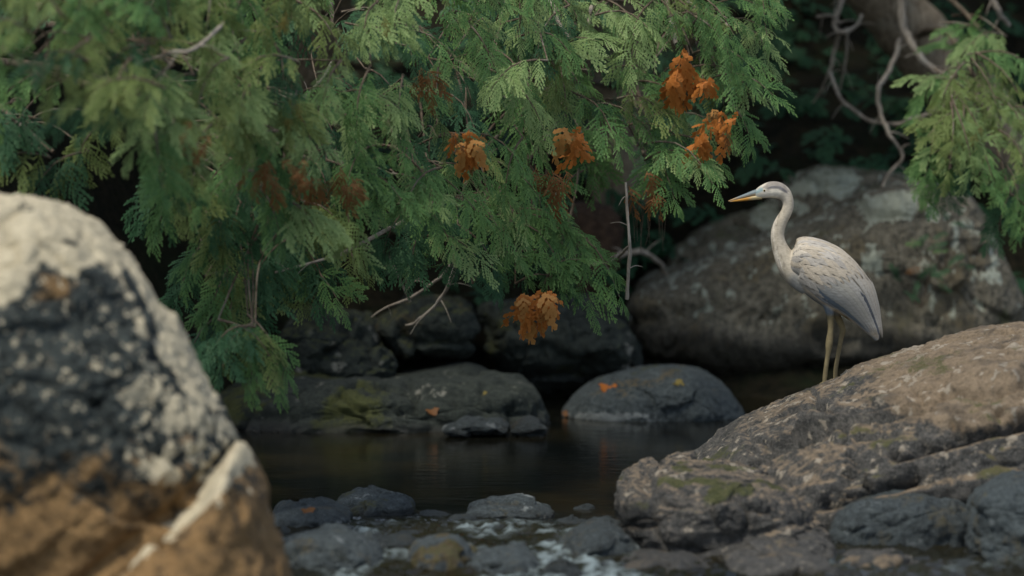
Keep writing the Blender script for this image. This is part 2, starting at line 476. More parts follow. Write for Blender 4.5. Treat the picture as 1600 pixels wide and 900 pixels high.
def put(name, R, mat, label, cat='boulder', group=None, pale=None, tan=None, moss=None, wet=None, wetline=None, parent=None):
    V = R['V']; zz = z0(R)
    if wet is None: wet = zz
    if wetline is not None:
        nz = .05 * fbm(V * 4, 3, seed=8)
        wet = np.maximum(wet, sstep(wetline + .05, wetline - .03, V[:, 2] + nz))
    at = dict(pale=pale if pale is not None else zz, tan=tan if tan is not None else zz, moss=moss if moss is not None else zz, wet=wet)
    c = V.mean(0); base = (float(c[0]), float(c[1]), float(max(V[:, 2].min(), -.5)))
    return at_base(name, V, R['F'], mat, base, attrs=at, label=label, cat=cat, group=group, parent=parent)

# -- tall lichen boulder, left foreground
A = rock('A', [(-430, 560), (-340, 420), (-200, 338), (-80, 310), (0, 306), (45, 308), (85, 317), (130, 344), (165, 372), (200, 405), (224, 440), (246, 475), (270, 502), (292, 540), (312, 582), (336, 625), (356, 665), (371, 700), (380, 760), (382, 840), (386, 920), (384, 1040), (370, 1190), (200, 1230), (-100, 1230), (-350, 1150), (-440, 850)],
         13.9, .75, .6, k=8, e=.66, ey=.8, cen=(-20, 760), amp=.045, freq=2.2, fine=.02, ridge=.03, chunk=.05, cfreq=2.4, groove=.01, pits=.012, seed=1,
         cracks=[([(60, 965), (150, 892), (215, 845), (280, 790), (330, 745), (374, 700)], 12, .05, 0), ([(0, 640), (60, 600), (90, 520), (160, 470)], 20, .012, 0), ([(120, 500), (170, 580), (150, 680)], 22, .012, 0)])
wa, wb = A['wa'], A['wb']
top = poly_sd(wa, wb, [(-500, 250), (100, 280), (240, 380), (330, 560), (345, 640), (305, 640), (262, 560), (232, 500), (195, 452), (150, 405), (112, 432), (62, 415), (25, 470), (-60, 500), (-500, 520)])
pale = sstep(-14, 16, top)
pale = np.maximum(pale, .95 * sstep(-5, 6, poly_sd(wa, wb, [(188, 612), (215, 596), (238, 600), (234, 628), (205, 634)])))
pale = np.maximum(pale, .9 * sstep(-5, 6, poly_sd(wa, wb, [(245, 660), (262, 640), (268, 672), (250, 684)])))
pale = np.maximum(pale, .8 * sstep(-4, 5, poly_sd(wa, wb, [(10, 604), (35, 594), (40, 612), (18, 618)])))
blot = fbm(A['V'] * 11, 3, .5, 22)
blot2 = fbm(A['V'] * 24, 2, .5, 24)
pale = np.maximum(pale, sstep(.02, .12, blot + .09 * sstep(215, 310, A['a'])) * sstep(150, 260, A['a']) * sstep(800, 720, A['b']) * .9)
pale = np.maximum(pale, sstep(.02, .22, blot2) * .42 * sstep(800, 640, A['b']))
darkcut = sstep(-3, 5, poly_sd(wa, wb, [(186, 405), (205, 425), (232, 480), (250, 520), (238, 530), (212, 470), (190, 430)])) + .9 * sstep(-3, 5, poly_sd(wa, wb, [(100, 372), (122, 380), (120, 388), (100, 382)])) + .7 * sstep(-3, 5, poly_sd(wa, wb, [(30, 318), (60, 320), (56, 330), (32, 330)]))
pale = np.clip(pale - darkcut - .5 * sstep(.3, .45, blot2) * sstep(0, 30, top) * .8, 0, 1)
tan = sstep(-110, 90, wb - (745 + .1 * np.abs(wa - 100)) + 130 * fbm(A['V'] * 7, 4, .6, 27)) * .92
tan = np.maximum(tan, .8 * sstep(-10, 10, poly_sd(wa, wb, [(-60, 350), (12, 365), (8, 400), (-30, 450), (-80, 470)])))
tan = np.maximum(tan, .55 * sstep(-12, 12, poly_sd(wa, wb, [(60, 420), (120, 440), (110, 470), (50, 470)])))
BA = put('boulder', A, M_BOULDER, 'tall lichen-covered boulder filling the left foreground, pale on top and rusty orange below', pale=pale, tan=tan, wetline=.02)
A2 = rock('A2', [(371, 698), (392, 726), (411, 762), (418, 800), (434, 845), (450, 890), (460, 940), (470, 1060), (460, 1190), (300, 1230), (120, 1200), (50, 1060), (95, 940), (150, 893), (205, 855), (250, 818), (300, 775), (340, 730)],
          13.65, .72, .5, k=7, e=.6, ey=.7, cen=(300, 960), amp=.03, freq=3, fine=.016, chunk=.03, cfreq=3, groove=.008, seed=4,
          cracks=[([(235, 835), (262, 860), (268, 900), (262, 960)], 8, .03, 0)])
wa, wb = A2['wa'], A2['wb']
dl, sd_ = seg_dist(wa, wb, [(100, 935), (140, 905), (205, 858), (250, 822), (300, 778), (340, 738), (372, 706)])
tan2 = .30 + .55 * sstep(640, 850, wb)
pal2 = sstep(36, 16, dl) * sstep(110, 190, wa)
pal2 = np.maximum(pal2, .6 * sstep(.1, .35, fbm(A2['V'] * 10, 3, seed=30)) * sstep(850, 780, wb))
put('lower_slab', A2, M_BOULDER, 'cracked off rusty lower lobe with pale lichen rim', cat=None, pale=pal2, tan=tan2, wetline=.02, parent=BA)

# -- ledge the heron stands on
B = rock('B', [(985, 765), (1045, 729), (1080, 708), (1110, 687), (1145, 660), (1180, 641), (1225, 619), (1260, 603), (1292, 591), (1330, 573), (1375, 556), (1420, 541), (1470, 527), (1520, 514), (1560, 506), (1600, 499), (1700, 486), (1830, 492), (1940, 560), (1990, 640), (1990, 800), (1900, 930), (1500, 960), (1150, 930), (1000, 850)],
         17.82, 1.9, 1.4, backdrop=.4, eq=1.8, k=8, e=.44, ey=.55, cen=(1500, 800), amp=.07, freq=1.5, fine=.015, ridge=.04, strata=.05, sfreq=4.0, chunk=.09, cfreq=1.7, groove=.035, seed=6, pits=.018,
         cracks=[([(1400, 716), (1450, 704), (1500, 690), (1560, 676), (1640, 660)], 7, .10, .03), ([(1290, 790), (1340, 782), (1380, 764), (1430, 752)], 8, .11, .03), ([(1275, 640), (1330, 645), (1400, 632), (1440, 622)], 5, .035, .02), ([(1270, 615), (1272, 635), (1300, 646)], 5, .03, 0),
                 ([(1180, 705), (1260, 697), (1330, 690), (1400, 680)], 9, .03, .02), ([(1340, 812), (1400, 800), (1440, 795)], 6, .05, .02), ([(1430, 860), (1480, 838), (1530, 800), (1560, 770)], 8, .10, .02), ([(1440, 630), (1500, 612), (1540, 622), (1600, 600)], 6, .04, 0), ([(1560, 640), (1575, 665), (1640, 640)], 7, .05, 0)])
wa, wb = B['wa'], B['wb']
tanb = .70 * sstep(980, 1330, B['a']) * sstep(.50, 1.0, B['n'][:, 2] + .5 * fbm(B['V'] * 2.2, 4, seed=40))
tanb = np.maximum(tanb, .9 * sstep(-18, 18, poly_sd(wa, wb, [(1340, 560), (1620, 470), (1700, 640), (1500, 680), (1400, 650)])))
paleb = .62 * sstep(.10, .38, fbm(B['V'] * 6, 4, seed=41)) * sstep(760, 600, wb)
paleb = np.maximum(paleb, .66 * sstep(.14, .34, fbm(B['V'] * 15, 3, seed=43)))
darkb = .5 * sstep(.08, .3, fbm(B['V'] * 3.2, 4, .6, seed=46))
mossb = .62 * sstep(.1, .4, fbm(B['V'] * 3.4, 4, seed=42)) * sstep(.35, .8, B['n'][:, 2])
wetb = .75 * sstep(-10, 25, poly_sd(wa, wb, [(1285, 800), (1380, 770), (1560, 760), (1640, 860), (1400, 920), (1290, 880)]))
LEDGE = put('rock_ledge', B, M_LEDGE, 'broad cracked grey rock ledge with tan top under the standing heron', tan=tanb, pale=paleb, moss=mossb, wet=np.maximum(wetb, darkb), wetline=.05)
C = rock('C', [(967, 800), (971, 772), (1000, 752), (1040, 739), (1100, 735), (1150, 741), (1205, 756), (1250, 784), (1283, 815), (1296, 850), (1290, 905), (1200, 930), (1050, 930), (988, 890), (968, 850)],
         16.0, .55, .8, eq=1.4, k=8, e=.55, ey=.65, amp=.04, freq=3, fine=.018, ridge=.03, strata=.02, sfreq=9, chunk=.06, cfreq=4, groove=.02, seed=8, pits=.014, cracks=[([(1010, 742), (1005, 780), (1015, 830), (1030, 870)], 12, .05, 0), ([(1100, 845), (1180, 832), (1270, 812)], 9, .03, 0)])
wa, wb = C['wa'], C['wb']
put('boulder', C, M_LEDGE, 'rounded grey boulder leaning against the left foot of the heron ledge', tan=.5 * sstep(.5, .9, C['n'][:, 2]), pale=.7 * sstep(.12, .4, fbm(C['V'] * 7, 3, seed=44)) * sstep(.1, .5, C['n'][:, 2]),
    moss=.8 * sstep(.05, .3, fbm(C['V'] * 5, 3, seed=45)) * sstep(820, 770, wb), wet=sstep(1022, 1000, wa) * sstep(775, 800, wb), wetline=.06)

# -- rocks of the far bank
K1 = rock('K1', [(982, 490), (1000, 456), (1040, 432), (1100, 405), (1180, 376), (1240, 350), (1300, 322), (1360, 301), (1410, 288), (1460, 290), (1503, 302), (1530, 332), (1556, 382), (1580, 432), (1593, 472), (1592, 530), (1580, 640), (1400, 690), (1150, 690), (1020, 660), (984, 580)],
          23.0, .75, 1.2, eq=1.5, k=8, e=.5, ey=.6, cen=(1320, 490), amp=.06, freq=1.7, fine=.022, ridge=.04, chunk=.075, cfreq=1.4, groove=.012, seed=10, under=.35, pits=.01,
          cracks=[([(985, 500), (1060, 490), (1150, 500), (1260, 520), (1380, 540)], 14, .05, 0), ([(1500, 300), (1520, 400), (1530, 480)], 10, .03, 0)])
wa, wb = K1['wa'], K1['wb']
palk = sstep(-12, 12, poly_sd(wa, wb, [(1335, 320), (1400, 296), (1440, 305), (1430, 350), (1390, 342), (1360, 350)])) * .95
palk = np.maximum(palk, .72 * sstep(.04, .32, fbm(K1['V'] * np.array([9, 9, 5]), 3, seed=50)) * sstep(540, 480, wb))
palk = np.maximum(palk, .38 * sstep(12, 4, seg_dist(wa, wb, [(1000, 458), (1100, 408), (1240, 352), (1340, 312)])[0]))  # pale line painted along the ridge as its lit edge
wetk = .92 * sstep(500, 550, wb + .05 * (1400 - wa) + 30 * fbm(K1['V'] * 3, 3, seed=59)) 
mossk = .6 * sstep(0, .35, fbm(K1['V'] * 3, 4, seed=52)) * sstep(1450, 1520, wa) + .35 * sstep(.1, .4, fbm(K1['V'] * 2.4, 4, seed=53))
tank = .5 * sstep(0, .3, fbm(K1['V'] * 3.1, 4, seed=54))
put('boulder', K1, M_BACK, 'great grey boulder behind the heron with lichen patches and a dark wet underside', pale=palk, wet=wetk, moss=mossk, tan=tank)
K2 = rock('K2', [(1036, 430), (1042, 396), (1070, 371), (1100, 351), (1150, 336), (1188, 322), (1213, 300), (1250, 270), (1288, 259), (1330, 261), (1390, 272), (1440, 300), (1450, 400), (1380, 480), (1100, 500)],
          23.75, .6, .9, k=7, e=.6, ey=.75, amp=.045, freq=2, fine=.018, ridge=.03, chunk=.08, cfreq=2.4, groove=.02, seed=12, cen=(1250, 390))
wa, wb = K2['wa'], K2['wb']
palk = .95 * sstep(-10, 10, poly_sd(wa, wb, [(1225, 300), (1262, 268), (1330, 262), (1345, 280), (1320, 318), (1290, 300), (1240, 310)]))
palk = np.maximum(palk, .9 * sstep(-10, 10, poly_sd(wa, wb, [(1170, 325), (1215, 312), (1212, 350), (1185, 365)])))
palk = np.maximum(palk, .7 * sstep(.05, .3, fbm(K2['V'] * np.array([9, 9, 5]), 3, seed=56)))
put('boulder', K2, M_BACK, 'upper slab of grey rock with pale green lichen behind the heron head', pale=palk, moss=.1 + .4 * sstep(.4, .9, K2['n'][:, 2]), tan=.3 * sstep(0, .3, fbm(K2['V'] * 3, 3, seed=57)))
MB = rock('MB', [(878, 650), (890, 626), (912, 606), (945, 588), (990, 576), (1040, 572), (1090, 579), (1126, 597), (1150, 624), (1162, 655), (1120, 700), (1000, 710), (910, 690)],
          21.2, .4, .5, k=7, e=.75, ey=.85, amp=.02, freq=3, fine=.009, chunk=.02, cfreq=3, groove=.006, seed=14)
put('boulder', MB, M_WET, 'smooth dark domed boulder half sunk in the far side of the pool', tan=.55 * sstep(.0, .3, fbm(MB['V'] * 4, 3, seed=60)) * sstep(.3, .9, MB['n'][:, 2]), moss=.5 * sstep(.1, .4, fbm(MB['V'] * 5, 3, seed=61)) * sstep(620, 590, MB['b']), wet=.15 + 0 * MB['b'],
    pale=.8 * sstep(-.2, .2, fbm(MB['V'] * 9, 3, seed=62)) * sstep(638, 650, MB['b']) * sstep(1100, 960, MB['a']))
L1 = rock('L1', [(300, 660), (340, 622), (390, 602), (470, 592), (560, 594), (640, 598), (720, 590), (780, 591), (830, 605), (850, 640), (858, 690), (800, 740), (500, 740), (320, 730)],
          20.8, .55, .9, k=7, e=.6, ey=.8, amp=.03, freq=2.2, fine=.016, chunk=.07, cfreq=3, groove=.02, seed=16, cen=(600, 665), cracks=[([(640, 600), (650, 640), (700, 670)], 9, .03, 0), ([(800, 640), (806, 690)], 8, .05, 0), ([(380, 650), (500, 655), (640, 640)], 10, .03, 0)])
put('rock_slab', L1, M_BANK, 'long low dark slab along the far water edge left of the domed boulder', cat='rock', moss=.75 * sstep(-.1, .3, fbm(L1['V'] * 2.6, 3, seed=64)) * sstep(640, 560, L1['a']), wet=.35 * sstep(640, 690, L1['b']), wetline=.03, pale=.4 * sstep(.1, .4, fbm(L1['V'] * 7, 3, seed=65)))  # wet foot; the mask also darkens in the bank shade
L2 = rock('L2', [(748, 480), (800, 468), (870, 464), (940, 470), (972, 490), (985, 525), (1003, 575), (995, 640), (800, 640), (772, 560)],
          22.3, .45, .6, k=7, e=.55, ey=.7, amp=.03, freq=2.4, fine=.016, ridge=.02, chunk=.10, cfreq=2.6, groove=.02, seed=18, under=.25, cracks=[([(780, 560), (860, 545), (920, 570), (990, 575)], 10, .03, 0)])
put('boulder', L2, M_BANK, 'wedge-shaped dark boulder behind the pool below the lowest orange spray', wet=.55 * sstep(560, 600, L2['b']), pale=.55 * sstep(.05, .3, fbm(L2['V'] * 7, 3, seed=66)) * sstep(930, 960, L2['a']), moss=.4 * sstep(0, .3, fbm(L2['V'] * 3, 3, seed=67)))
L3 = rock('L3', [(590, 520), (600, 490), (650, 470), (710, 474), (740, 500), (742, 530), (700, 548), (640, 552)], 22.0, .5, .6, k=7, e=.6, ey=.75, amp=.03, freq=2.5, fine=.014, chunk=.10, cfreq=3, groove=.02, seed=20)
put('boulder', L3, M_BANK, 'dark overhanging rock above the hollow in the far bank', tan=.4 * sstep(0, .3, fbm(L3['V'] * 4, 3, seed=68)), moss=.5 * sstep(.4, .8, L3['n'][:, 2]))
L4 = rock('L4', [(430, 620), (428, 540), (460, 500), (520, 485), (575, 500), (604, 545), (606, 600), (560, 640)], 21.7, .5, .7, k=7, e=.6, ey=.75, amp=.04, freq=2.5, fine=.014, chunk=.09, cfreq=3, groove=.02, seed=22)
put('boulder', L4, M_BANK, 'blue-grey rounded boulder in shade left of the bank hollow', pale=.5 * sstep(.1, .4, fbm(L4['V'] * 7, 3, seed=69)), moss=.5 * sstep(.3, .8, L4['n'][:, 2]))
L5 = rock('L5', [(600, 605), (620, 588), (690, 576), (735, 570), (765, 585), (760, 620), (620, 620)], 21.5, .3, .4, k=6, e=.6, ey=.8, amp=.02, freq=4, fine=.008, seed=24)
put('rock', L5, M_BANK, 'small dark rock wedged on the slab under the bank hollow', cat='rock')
L6 = rock('L6', [(845, 400), (862, 350), (900, 320), (945, 322), (968, 350), (965, 420), (930, 470), (860, 470)], 23.4, .3, .5, k=6, e=.6, ey=.8, amp=.06, freq=2.8, fine=.03, seed=26)
put('root_mass', L6, rock_mat('root_earth', (.035, .02, .012), (.10, .06, .035), sc=1.5), 'brown earth and root clump hanging above the wedge-shaped boulder', cat='root clump')

# -- stones of the riffle
def stone(outl, Y0, df, db, label, mat=M_WET, amp=.018, fine=.007, seed=0, k=6, name='stone', flat=.82, **kw):
    R = rock('s', outl, Y0, df, db, k=k, e=kw.get('e', .72), ey=kw.get('ey', .75), eq=1.3, amp=amp * 1.6, freq=4.5, fine=fine * 1.6, seed=seed, ridge=amp * 1.2, chunk=.05, cfreq=3.6, groove=.008)
    zt = R['V'][:, 2].max(); R['V'][:, 2] = np.where(R['V'][:, 2] > 0, R['V'][:, 2] * flat, R['V'][:, 2])
    s1 = fbm(R['V'] * 6, 3, seed=70 + seed)
    put(name, R, mat, label, cat='stone', group='stones in the shallow riffle', tan=kw.get('tan', .25) * sstep(0, .35, s1) * 1.6, pale=kw.get('pale', .4) * sstep(.1, .4, -s1), moss=kw.get('moss', .2) * sstep(0, .3, s1), wet=kw.get('wet', .2) + 0 * s1, wetline=.015)
stone([(522, 800), (535, 780), (565, 768), (605, 766), (635, 776), (648, 796), (640, 820), (560, 828)], 17.0, .22, .3, 'blue-grey flat-topped stone at the left head of the riffle', seed=1, moss=.5)
stone([(730, 802), (750, 790), (790, 785), (830, 788), (866, 800), (850, 820), (760, 822)], 16.9, .18, .25, 'flat pale stone just breaking the water in mid stream', seed=2, pale=.6)
stone([(872, 872), (890, 838), (915, 815), (940, 806), (968, 815), (1000, 842), (1012, 872), (960, 900), (890, 900)], 15.7, .28, .35, 'pointed dark stone in front of the grey leaning boulder', seed=3, wet=.45)
stone([(425, 812), (440, 792), (475, 785), (520, 792), (545, 812), (520, 840), (440, 840)], 16.6, .25, .3, 'dull flat stone beside the tall boulder foot', seed=4, wet=.4)
stone([(438, 905), (445, 850), (480, 828), (530, 822), (575, 838), (600, 868), (605, 930), (520, 960), (450, 950)], 15.3, .3, .4, 'large grey cobble at the lower edge next to the tall boulder', seed=5, k=7)
stone([(575, 862), (590, 838), (625, 830), (650, 842), (655, 870), (620, 885)], 15.75, .14, .2, 'small black stone behind the brown one', seed=6, wet=.75)
stone([(632, 905), (650, 855), (680, 835), (712, 838), (735, 870), (740, 930), (680, 960)], 15.2, .2, .3, 'brown stone standing in the riffle', seed=7, tan=.8, moss=.5)
stone([(725, 890), (745, 862), (790, 852), (830, 866), (850, 900), (800, 930), (740, 925)], 15.25, .22, .3, 'grey low stone under the white water', seed=8)
stone([(846, 905), (860, 878), (880, 872), (905, 895), (900, 925)], 15.0, .1, .15, 'small sharp black stone at the bottom edge', seed=9, wet=.8)
stone([(1085, 870), (1120, 853), (1180, 838), (1240, 828), (1285, 836), (1306, 862), (1300, 900), (1200, 915), (1100, 900)], 15.55, .3, .35, 'long flat stone along the foot of the grey leaning boulder', mat=M_LEDGE, seed=10, k=7, wet=.1)
stone([(1130, 905), (1150, 872), (1200, 864), (1260, 866), (1305, 885), (1320, 930), (1240, 960), (1150, 950)], 15.1, .3, .35, 'pale grey flat slab at the bottom edge beneath the long stone', mat=M_LEDGE, seed=11, k=7, wet=.1)
stone([(960, 905), (985, 872), (1040, 862), (1100, 875), (1140, 900), (1120, 940), (1000, 945)], 15.25, .3, .35, 'dark slanted stone between the pointed stone and the flat slab', mat=M_LEDGE, seed=12, wet=.5)
stone([(1305, 905), (1320, 872), (1365, 862), (1420, 870), (1450, 895), (1440, 930), (1340, 940)], 15.3, .25, .3, 'tan-topped stone below the heron ledge', mat=M_LEDGE, seed=13, tan=.5)
stone([(1430, 910), (1460, 880), (1520, 876), (1580, 890), (1600, 930), (1500, 945)], 15.3, .25, .3, 'low wet stone right of the tan-topped one', seed=14, wet=.5)
stone([(1512, 860), (1520, 800), (1545, 765), (1600, 748), (1680, 770), (1720, 860), (1680, 930), (1550, 920)], 15.7, .4, .5, 'blue-grey block at the lower right corner of the ledge', seed=15, k=7, name='boulder', e=.5, ey=.55, flat=1, amp=.04)
stone([(1282, 872), (1296, 812), (1340, 786), (1400, 772), (1470, 776), (1520, 800), (1535, 870), (1460, 910), (1350, 915)], 15.95, .25, .5, 'low blue-grey shelf of rock under the ledge cracks', seed=16, k=7, wet=.35, e=.5, ey=.55, flat=1, amp=.035)
stone([(690, 668), (715, 655), (745, 650), (780, 656), (790, 668), (760, 680), (705, 680)], 20.1, .12, .2, 'pale wet stone at the foot of the long slab', seed=17, pale=.5, wet=.5)
stone([(795, 690), (805, 668), (830, 655), (848, 668), (850, 695)], 20.15, .1, .2, 'little dark stone at the right end of the long slab', seed=18, wet=.75)

# the many small stones between them
SM = []
for k in range(6):
    D, F = ico(5)
    V = D * np.array([1, .8, .42]); n = normals(V, F)
    ck, gr = chunks(V + k * 5.1, .9, 60 + k)
    V = V + n * (.22 * ck + .16 * fbm(V * 1.6 + k * 9, 3, .5, 90 + k) + .04 * fbm(V * 6 + k, 3, .5, 95 + k))[:, None]
    zz = np.zeros(len(V)); s1 = fbm(V * 2, 3, seed=97 + k)
    SM.append(mesh_np('stone', V, F, M_WET, attrs=dict(pale=.4 * sstep(.1, .4, s1), tan=(.5 if k in (1, 4) else .15) * sstep(0, .3, -s1), moss=.3 * sstep(.1, .4, s1), wet=.25 + .6 * sstep(.0, -.25, V[:, 2]))))
rr = random.Random(21)
SPOT = []
while len(SPOT) < 34:
    x = rr.uniform(430, 1010); y = rr.uniform(792, 912)
    if any((x - a) ** 2 + 4 * (y - b) ** 2 < 38 ** 2 for a, b in SPOT): continue
    SPOT.append((x, y))
BIGS = [(585, 795, 'flat-topped stone'), (798, 803, 'pale mid-stream stone'), (940, 850, 'pointed dark stone'), (485, 815, 'dull flat stone'), (520, 880, 'large grey cobble'), (617, 858, 'small black stone'), (685, 885, 'brown stone'), (788, 885, 'low grey midstream stone'), (880, 892, 'sharp black stone'), (1040, 890, 'dark slanted stone')]
LAB = []
for k, (x, y) in enumerate(SPOT):
    bx, by, bn = min(BIGS, key=lambda q: (q[0] - x) ** 2 + 3 * (q[1] - y) ** 2)
    sz = rr.uniform(.045, .12)
    where = ('left of' if x < bx else 'right of') if abs(x - bx) > 1.5 * abs(y - by) else ('in front of' if y > by else 'behind')
    LAB.append([sz, where, bn, x])
for k, (x, y) in enumerate(SPOT):
    Yg = F_PX * CAM_H / (y - HOR)
    p = P(x, y, Yg); sz, where, bn, _ = LAB[k]
    same = sorted(q[3] for q in LAB if q[1] == where and q[2] == bn)
    nth = '' if len(same) == 1 else ('leftmost ', 'second from left ', 'third from left ', 'fourth from left ', 'fifth from left ', 'sixth from left ')[min(5, same.index(x))]
    lab = nth + ('tiny ' if sz < .07 else 'small ') + ('brown-stained' if k % 6 in (1, 4) else 'blue-grey') + ' wet stone ' + where + ' the ' + bn
    o = link('stone', SM[k % 6], loc=(p.x, p.y, -sz * rr.uniform(.05, .3)), label=lab, cat='stone', group='small stones of the riffle bed')
    o.scale = (sz, sz * rr.uniform(.8, 1.2), sz * rr.uniform(.8, 1.1)); o.rotation_euler = (rr.uniform(-.2, .2), rr.uniform(-.2, .2), rr.uniform(0, 6.28))

# ------------------------------------------------------------------ fallen leaves
def fallen(px, py, Y, size, label, mat, hug=None, rot=0.0):
    p = P(px, py, Y)
    if hug is not None:
        d = (p - co.location).normalized()
        t = BVHTree.FromPolygons([tuple(v) for v in hug['V']], hug['F'].tolist())
        h = t.ray_cast(co.location, d)
        if h[0] is not None: p = h[0] - d * .01
    a = np.linspace(0, 2 * np.pi, 14, endpoint=False)
    r = size * .8 * (1 + .16 * np.cos(5 * a + rot) + .14 * np.sin(3 * a))
    x = r * np.cos(a + rot) * 1.3; y = r * np.sin(a + rot)
    V = np.c_[x, y, .25 * size * np.cos(2 * a)]
    V = np.vstack([V, [[0, 0, -.1 * size]], V + [0, 0, -.003], [[0, 0, -.1 * size - .003]]])
    F = [[k, (k + 1) % 14, 14] for k in range(14)] + [[15 + (k + 1) % 14, 15 + k, 29] for k in range(14)]
    R = Matrix.Rotation(.75, 3, 'X')
    V = np.array([tuple(R @ Vector(v)) for v in V]) 
    o = link('fallen_leaf', mesh_np('fallen_leaf', V, F, mat), loc=p, label=label, cat='leaf', group='fallen leaves')
fallen(950, 605, 20.9, .05, 'orange fallen leaf lying on the domed boulder', M_DEAD, MB)
fallen(1060, 598, 20.9, .03, 'yellowish fallen leaf on top of the domed boulder', M_YELLOW, MB, 1)
fallen(886, 646, 20.9, .028, 'reddish fallen leaf at the left waterline of the domed boulder', M_DEADBROWN, MB, 2)
fallen(676, 642, 20.4, .035, 'brown fallen leaf on the long dark slab', M_DEADBROWN, L1, .4)
fallen(757, 616, 20.4, .025, 'yellow fallen leaf on the right part of the long slab', M_YELLOW, L1, 1.4)
fallen(632, 682, 20.2, .035, 'pinkish brown leaf at the waterline below the long slab', M_DEADBROWN, L1, .9)
fallen(482, 798, 16.4, .03, 'orange leaf stuck on the dull flat stone by the tall boulder', M_DEADBROWN, None, .3)

# ------------------------------------------------------------------ heron
def HP(px, py, y=0.0):
    v = P(px, py, 18.0); return np.array([v.x, 18.0 + y, v.z])
PXM = 18.0 / F_PX
def loft(st, n=8, ns=28, y0=0.0):
    s = catmull(st, n)
    c = np.array([HP(a[0], a[1], (a[4] if len(a) > 4 else 0) + y0) for a in s])
    t = np.gradient(c, axis=0); t /= np.linalg.norm(t, axis=1)[:, None]
    u = np.cross(np.array([0, 1, 0]), t); u /= np.linalg.norm(u, axis=1)[:, None]
    v = np.cross(t, u)
    th = np.linspace(0, 2 * np.pi, ns, endpoint=False)
    V = c[:, None] + PXM * (s[:, 2][:, None, None] * np.cos(th)[None, :, None] * u[:, None] + s[:, 3][:, None, None] * np.sin(th)[None, :, None] * v[:, None])
    return V, s
def closed(V):
    nr, ns = V.shape[:2]
    W = np.vstack([V.reshape(-1, 3), V[0].mean(0)[None], V[-1].mean(0)[None]])
    F = quads2(nr, ns)
    T = np.vstack([F[:, [0, 1, 2]], F[:, [0, 2, 3]]])
    j = np.arange(ns); j2 = (j + 1) % ns
    caps = np.vstack([np.c_[j2, j, np.full(ns, nr * ns)], np.c_[(nr - 1) * ns + j, (nr - 1) * ns + j2, np.full(ns, nr * ns + 1)]])
    return W, np.vstack([T, caps])
TR = [(1233, 402, 10, 9), (1241, 404, 24, 20), (1257, 406, 35, 29), (1280, 421, 43, 36), (1304, 440, 43, 37), (1327, 460, 37, 32), (1345, 484, 26, 21), (1357, 504, 16, 11), (1366, 521, 8, 6), (1370, 532, 3, 2.5)]
NK = [(1180, 304.5, 5.5, 4.5), (1186, 302, 8.5, 6.5), (1194, 299, 11, 8.5), (1205, 296.5, 13, 10.5), (1216, 297.5, 13, 10.5), (1225, 303, 11.5, 9.5), (1230.5, 312, 9.4, 8.6), (1231.5, 322, 8.8, 8.2), (1228, 333, 8.8, 8.2), (1221, 345, 9.7, 8.6), (1216, 358, 10.4, 9), (1215, 371, 10.8, 9.6), (1218.5, 386, 12.4, 11), (1225, 401, 15.5, 13), (1235, 417, 19, 16), (1248, 430, 21, 17), (1266, 444, 20, 16)]
trunk, _ = loft(TR, 8, 36)
J = Joined()
J.add(*closed(trunk)); J.add(*closed(loft(NK, 7, 24)[0]))
bvhB = BVHTree.FromPolygons([tuple(v) for v in B['V']], B['F'].tolist())
def surf(x, y):
    h = bvhB.ray_cast(Vector((x, y, 5)), Vector((0, 0, -1))); return h[0].z if h[0] is not None else .5
for (pts, y) in (([(1293, 470, 11, 10), (1296, 490, 6.2, 6), (1297, 512, 4.6, 4.4), (1295.5, 530, 5.8, 5.4), (1294.5, 538, 5.8, 5.4), (1293, 552, 4, 3.8), (1290, 572, 3.8, 3.6), (1288, 590, 3.8, 3.6)], -.03),
                 ([(1300, 472, 11, 10), (1308, 492, 6.5, 6), (1317, 511, 5, 5), (1318, 519, 4.8, 4.8), (1315, 533, 4, 3.8), (1311, 555, 3.6, 3.4), (1307, 580, 3.6, 3.4)], .05)):
    fx = HP(pts[-1][0], pts[-1][1]); fz = surf(fx[0], 18 + y) + .008
    zz = HP(0, pts[-1][1])[2]
    pts = list(pts) + [(pts[-1][0] - .5, pts[-1][1] + (zz - fz) / PXM, 3.4, 3.4)]
    if abs(zz - fz) / PXM < 3: pts.pop(-2)
    V_, s_ = loft(pts, 6, 14, y0=y)
    J.add(*closed(V_))
    foot = np.array([HP(pts[-1][0], 0)[0], 18 + y, fz])
    for dx, dy in ((-.075, -.02), (-.06, -.055), (-.065, .035), (.05, .01)):
        e = foot + np.array([dx, dy, 0]); m_ = foot + np.array([dx, dy, 0]) * .5
        pp = np.array([foot + [0, 0, .012], [m_[0], m_[1], surf(m_[0], m_[1]) + .008], [e[0], e[1], surf(e[0], e[1]) + .003]])
        tV, tF = tube(catmull(pp, 5), np.linspace(.008, .004, 11), 8)
        ns = 8
        J.add(*closed(tV.reshape(-1, ns, 3)))
HV, HF = J.get()
me = mesh_np('heron_raw', HV, HF)
tmp = bpy.data.objects.new('tmp', me); COL.objects.link(tmp)
rm = tmp.modifiers.new('r', 'REMESH'); rm.mode = 'VOXEL'; rm.voxel_size = .0032
sm = tmp.modifiers.new('s', 'SMOOTH'); sm.factor = .5; sm.iterations = 7
dg = bpy.context.evaluated_depsgraph_get()
body = bpy.data.meshes.new_from_object(tmp.evaluated_get(dg))
bpy.data.objects.remove(tmp)
n_ = len(body.vertices); bv = np.empty(n_ * 3, np.float32); body.vertices.foreach_get('co', bv); bv = bv.reshape(-1, 3).astype(float)
ha, hb = PIX(bv)
nz = fbm(bv * np.array([30, 30, 18]), 3, seed=80)
def cmix(c, d, f): return c * (1 - f)[:, None] + np.array(d) * f[:, None]
colr = np.tile(np.array([.44, .39, .305]), (n_, 1))
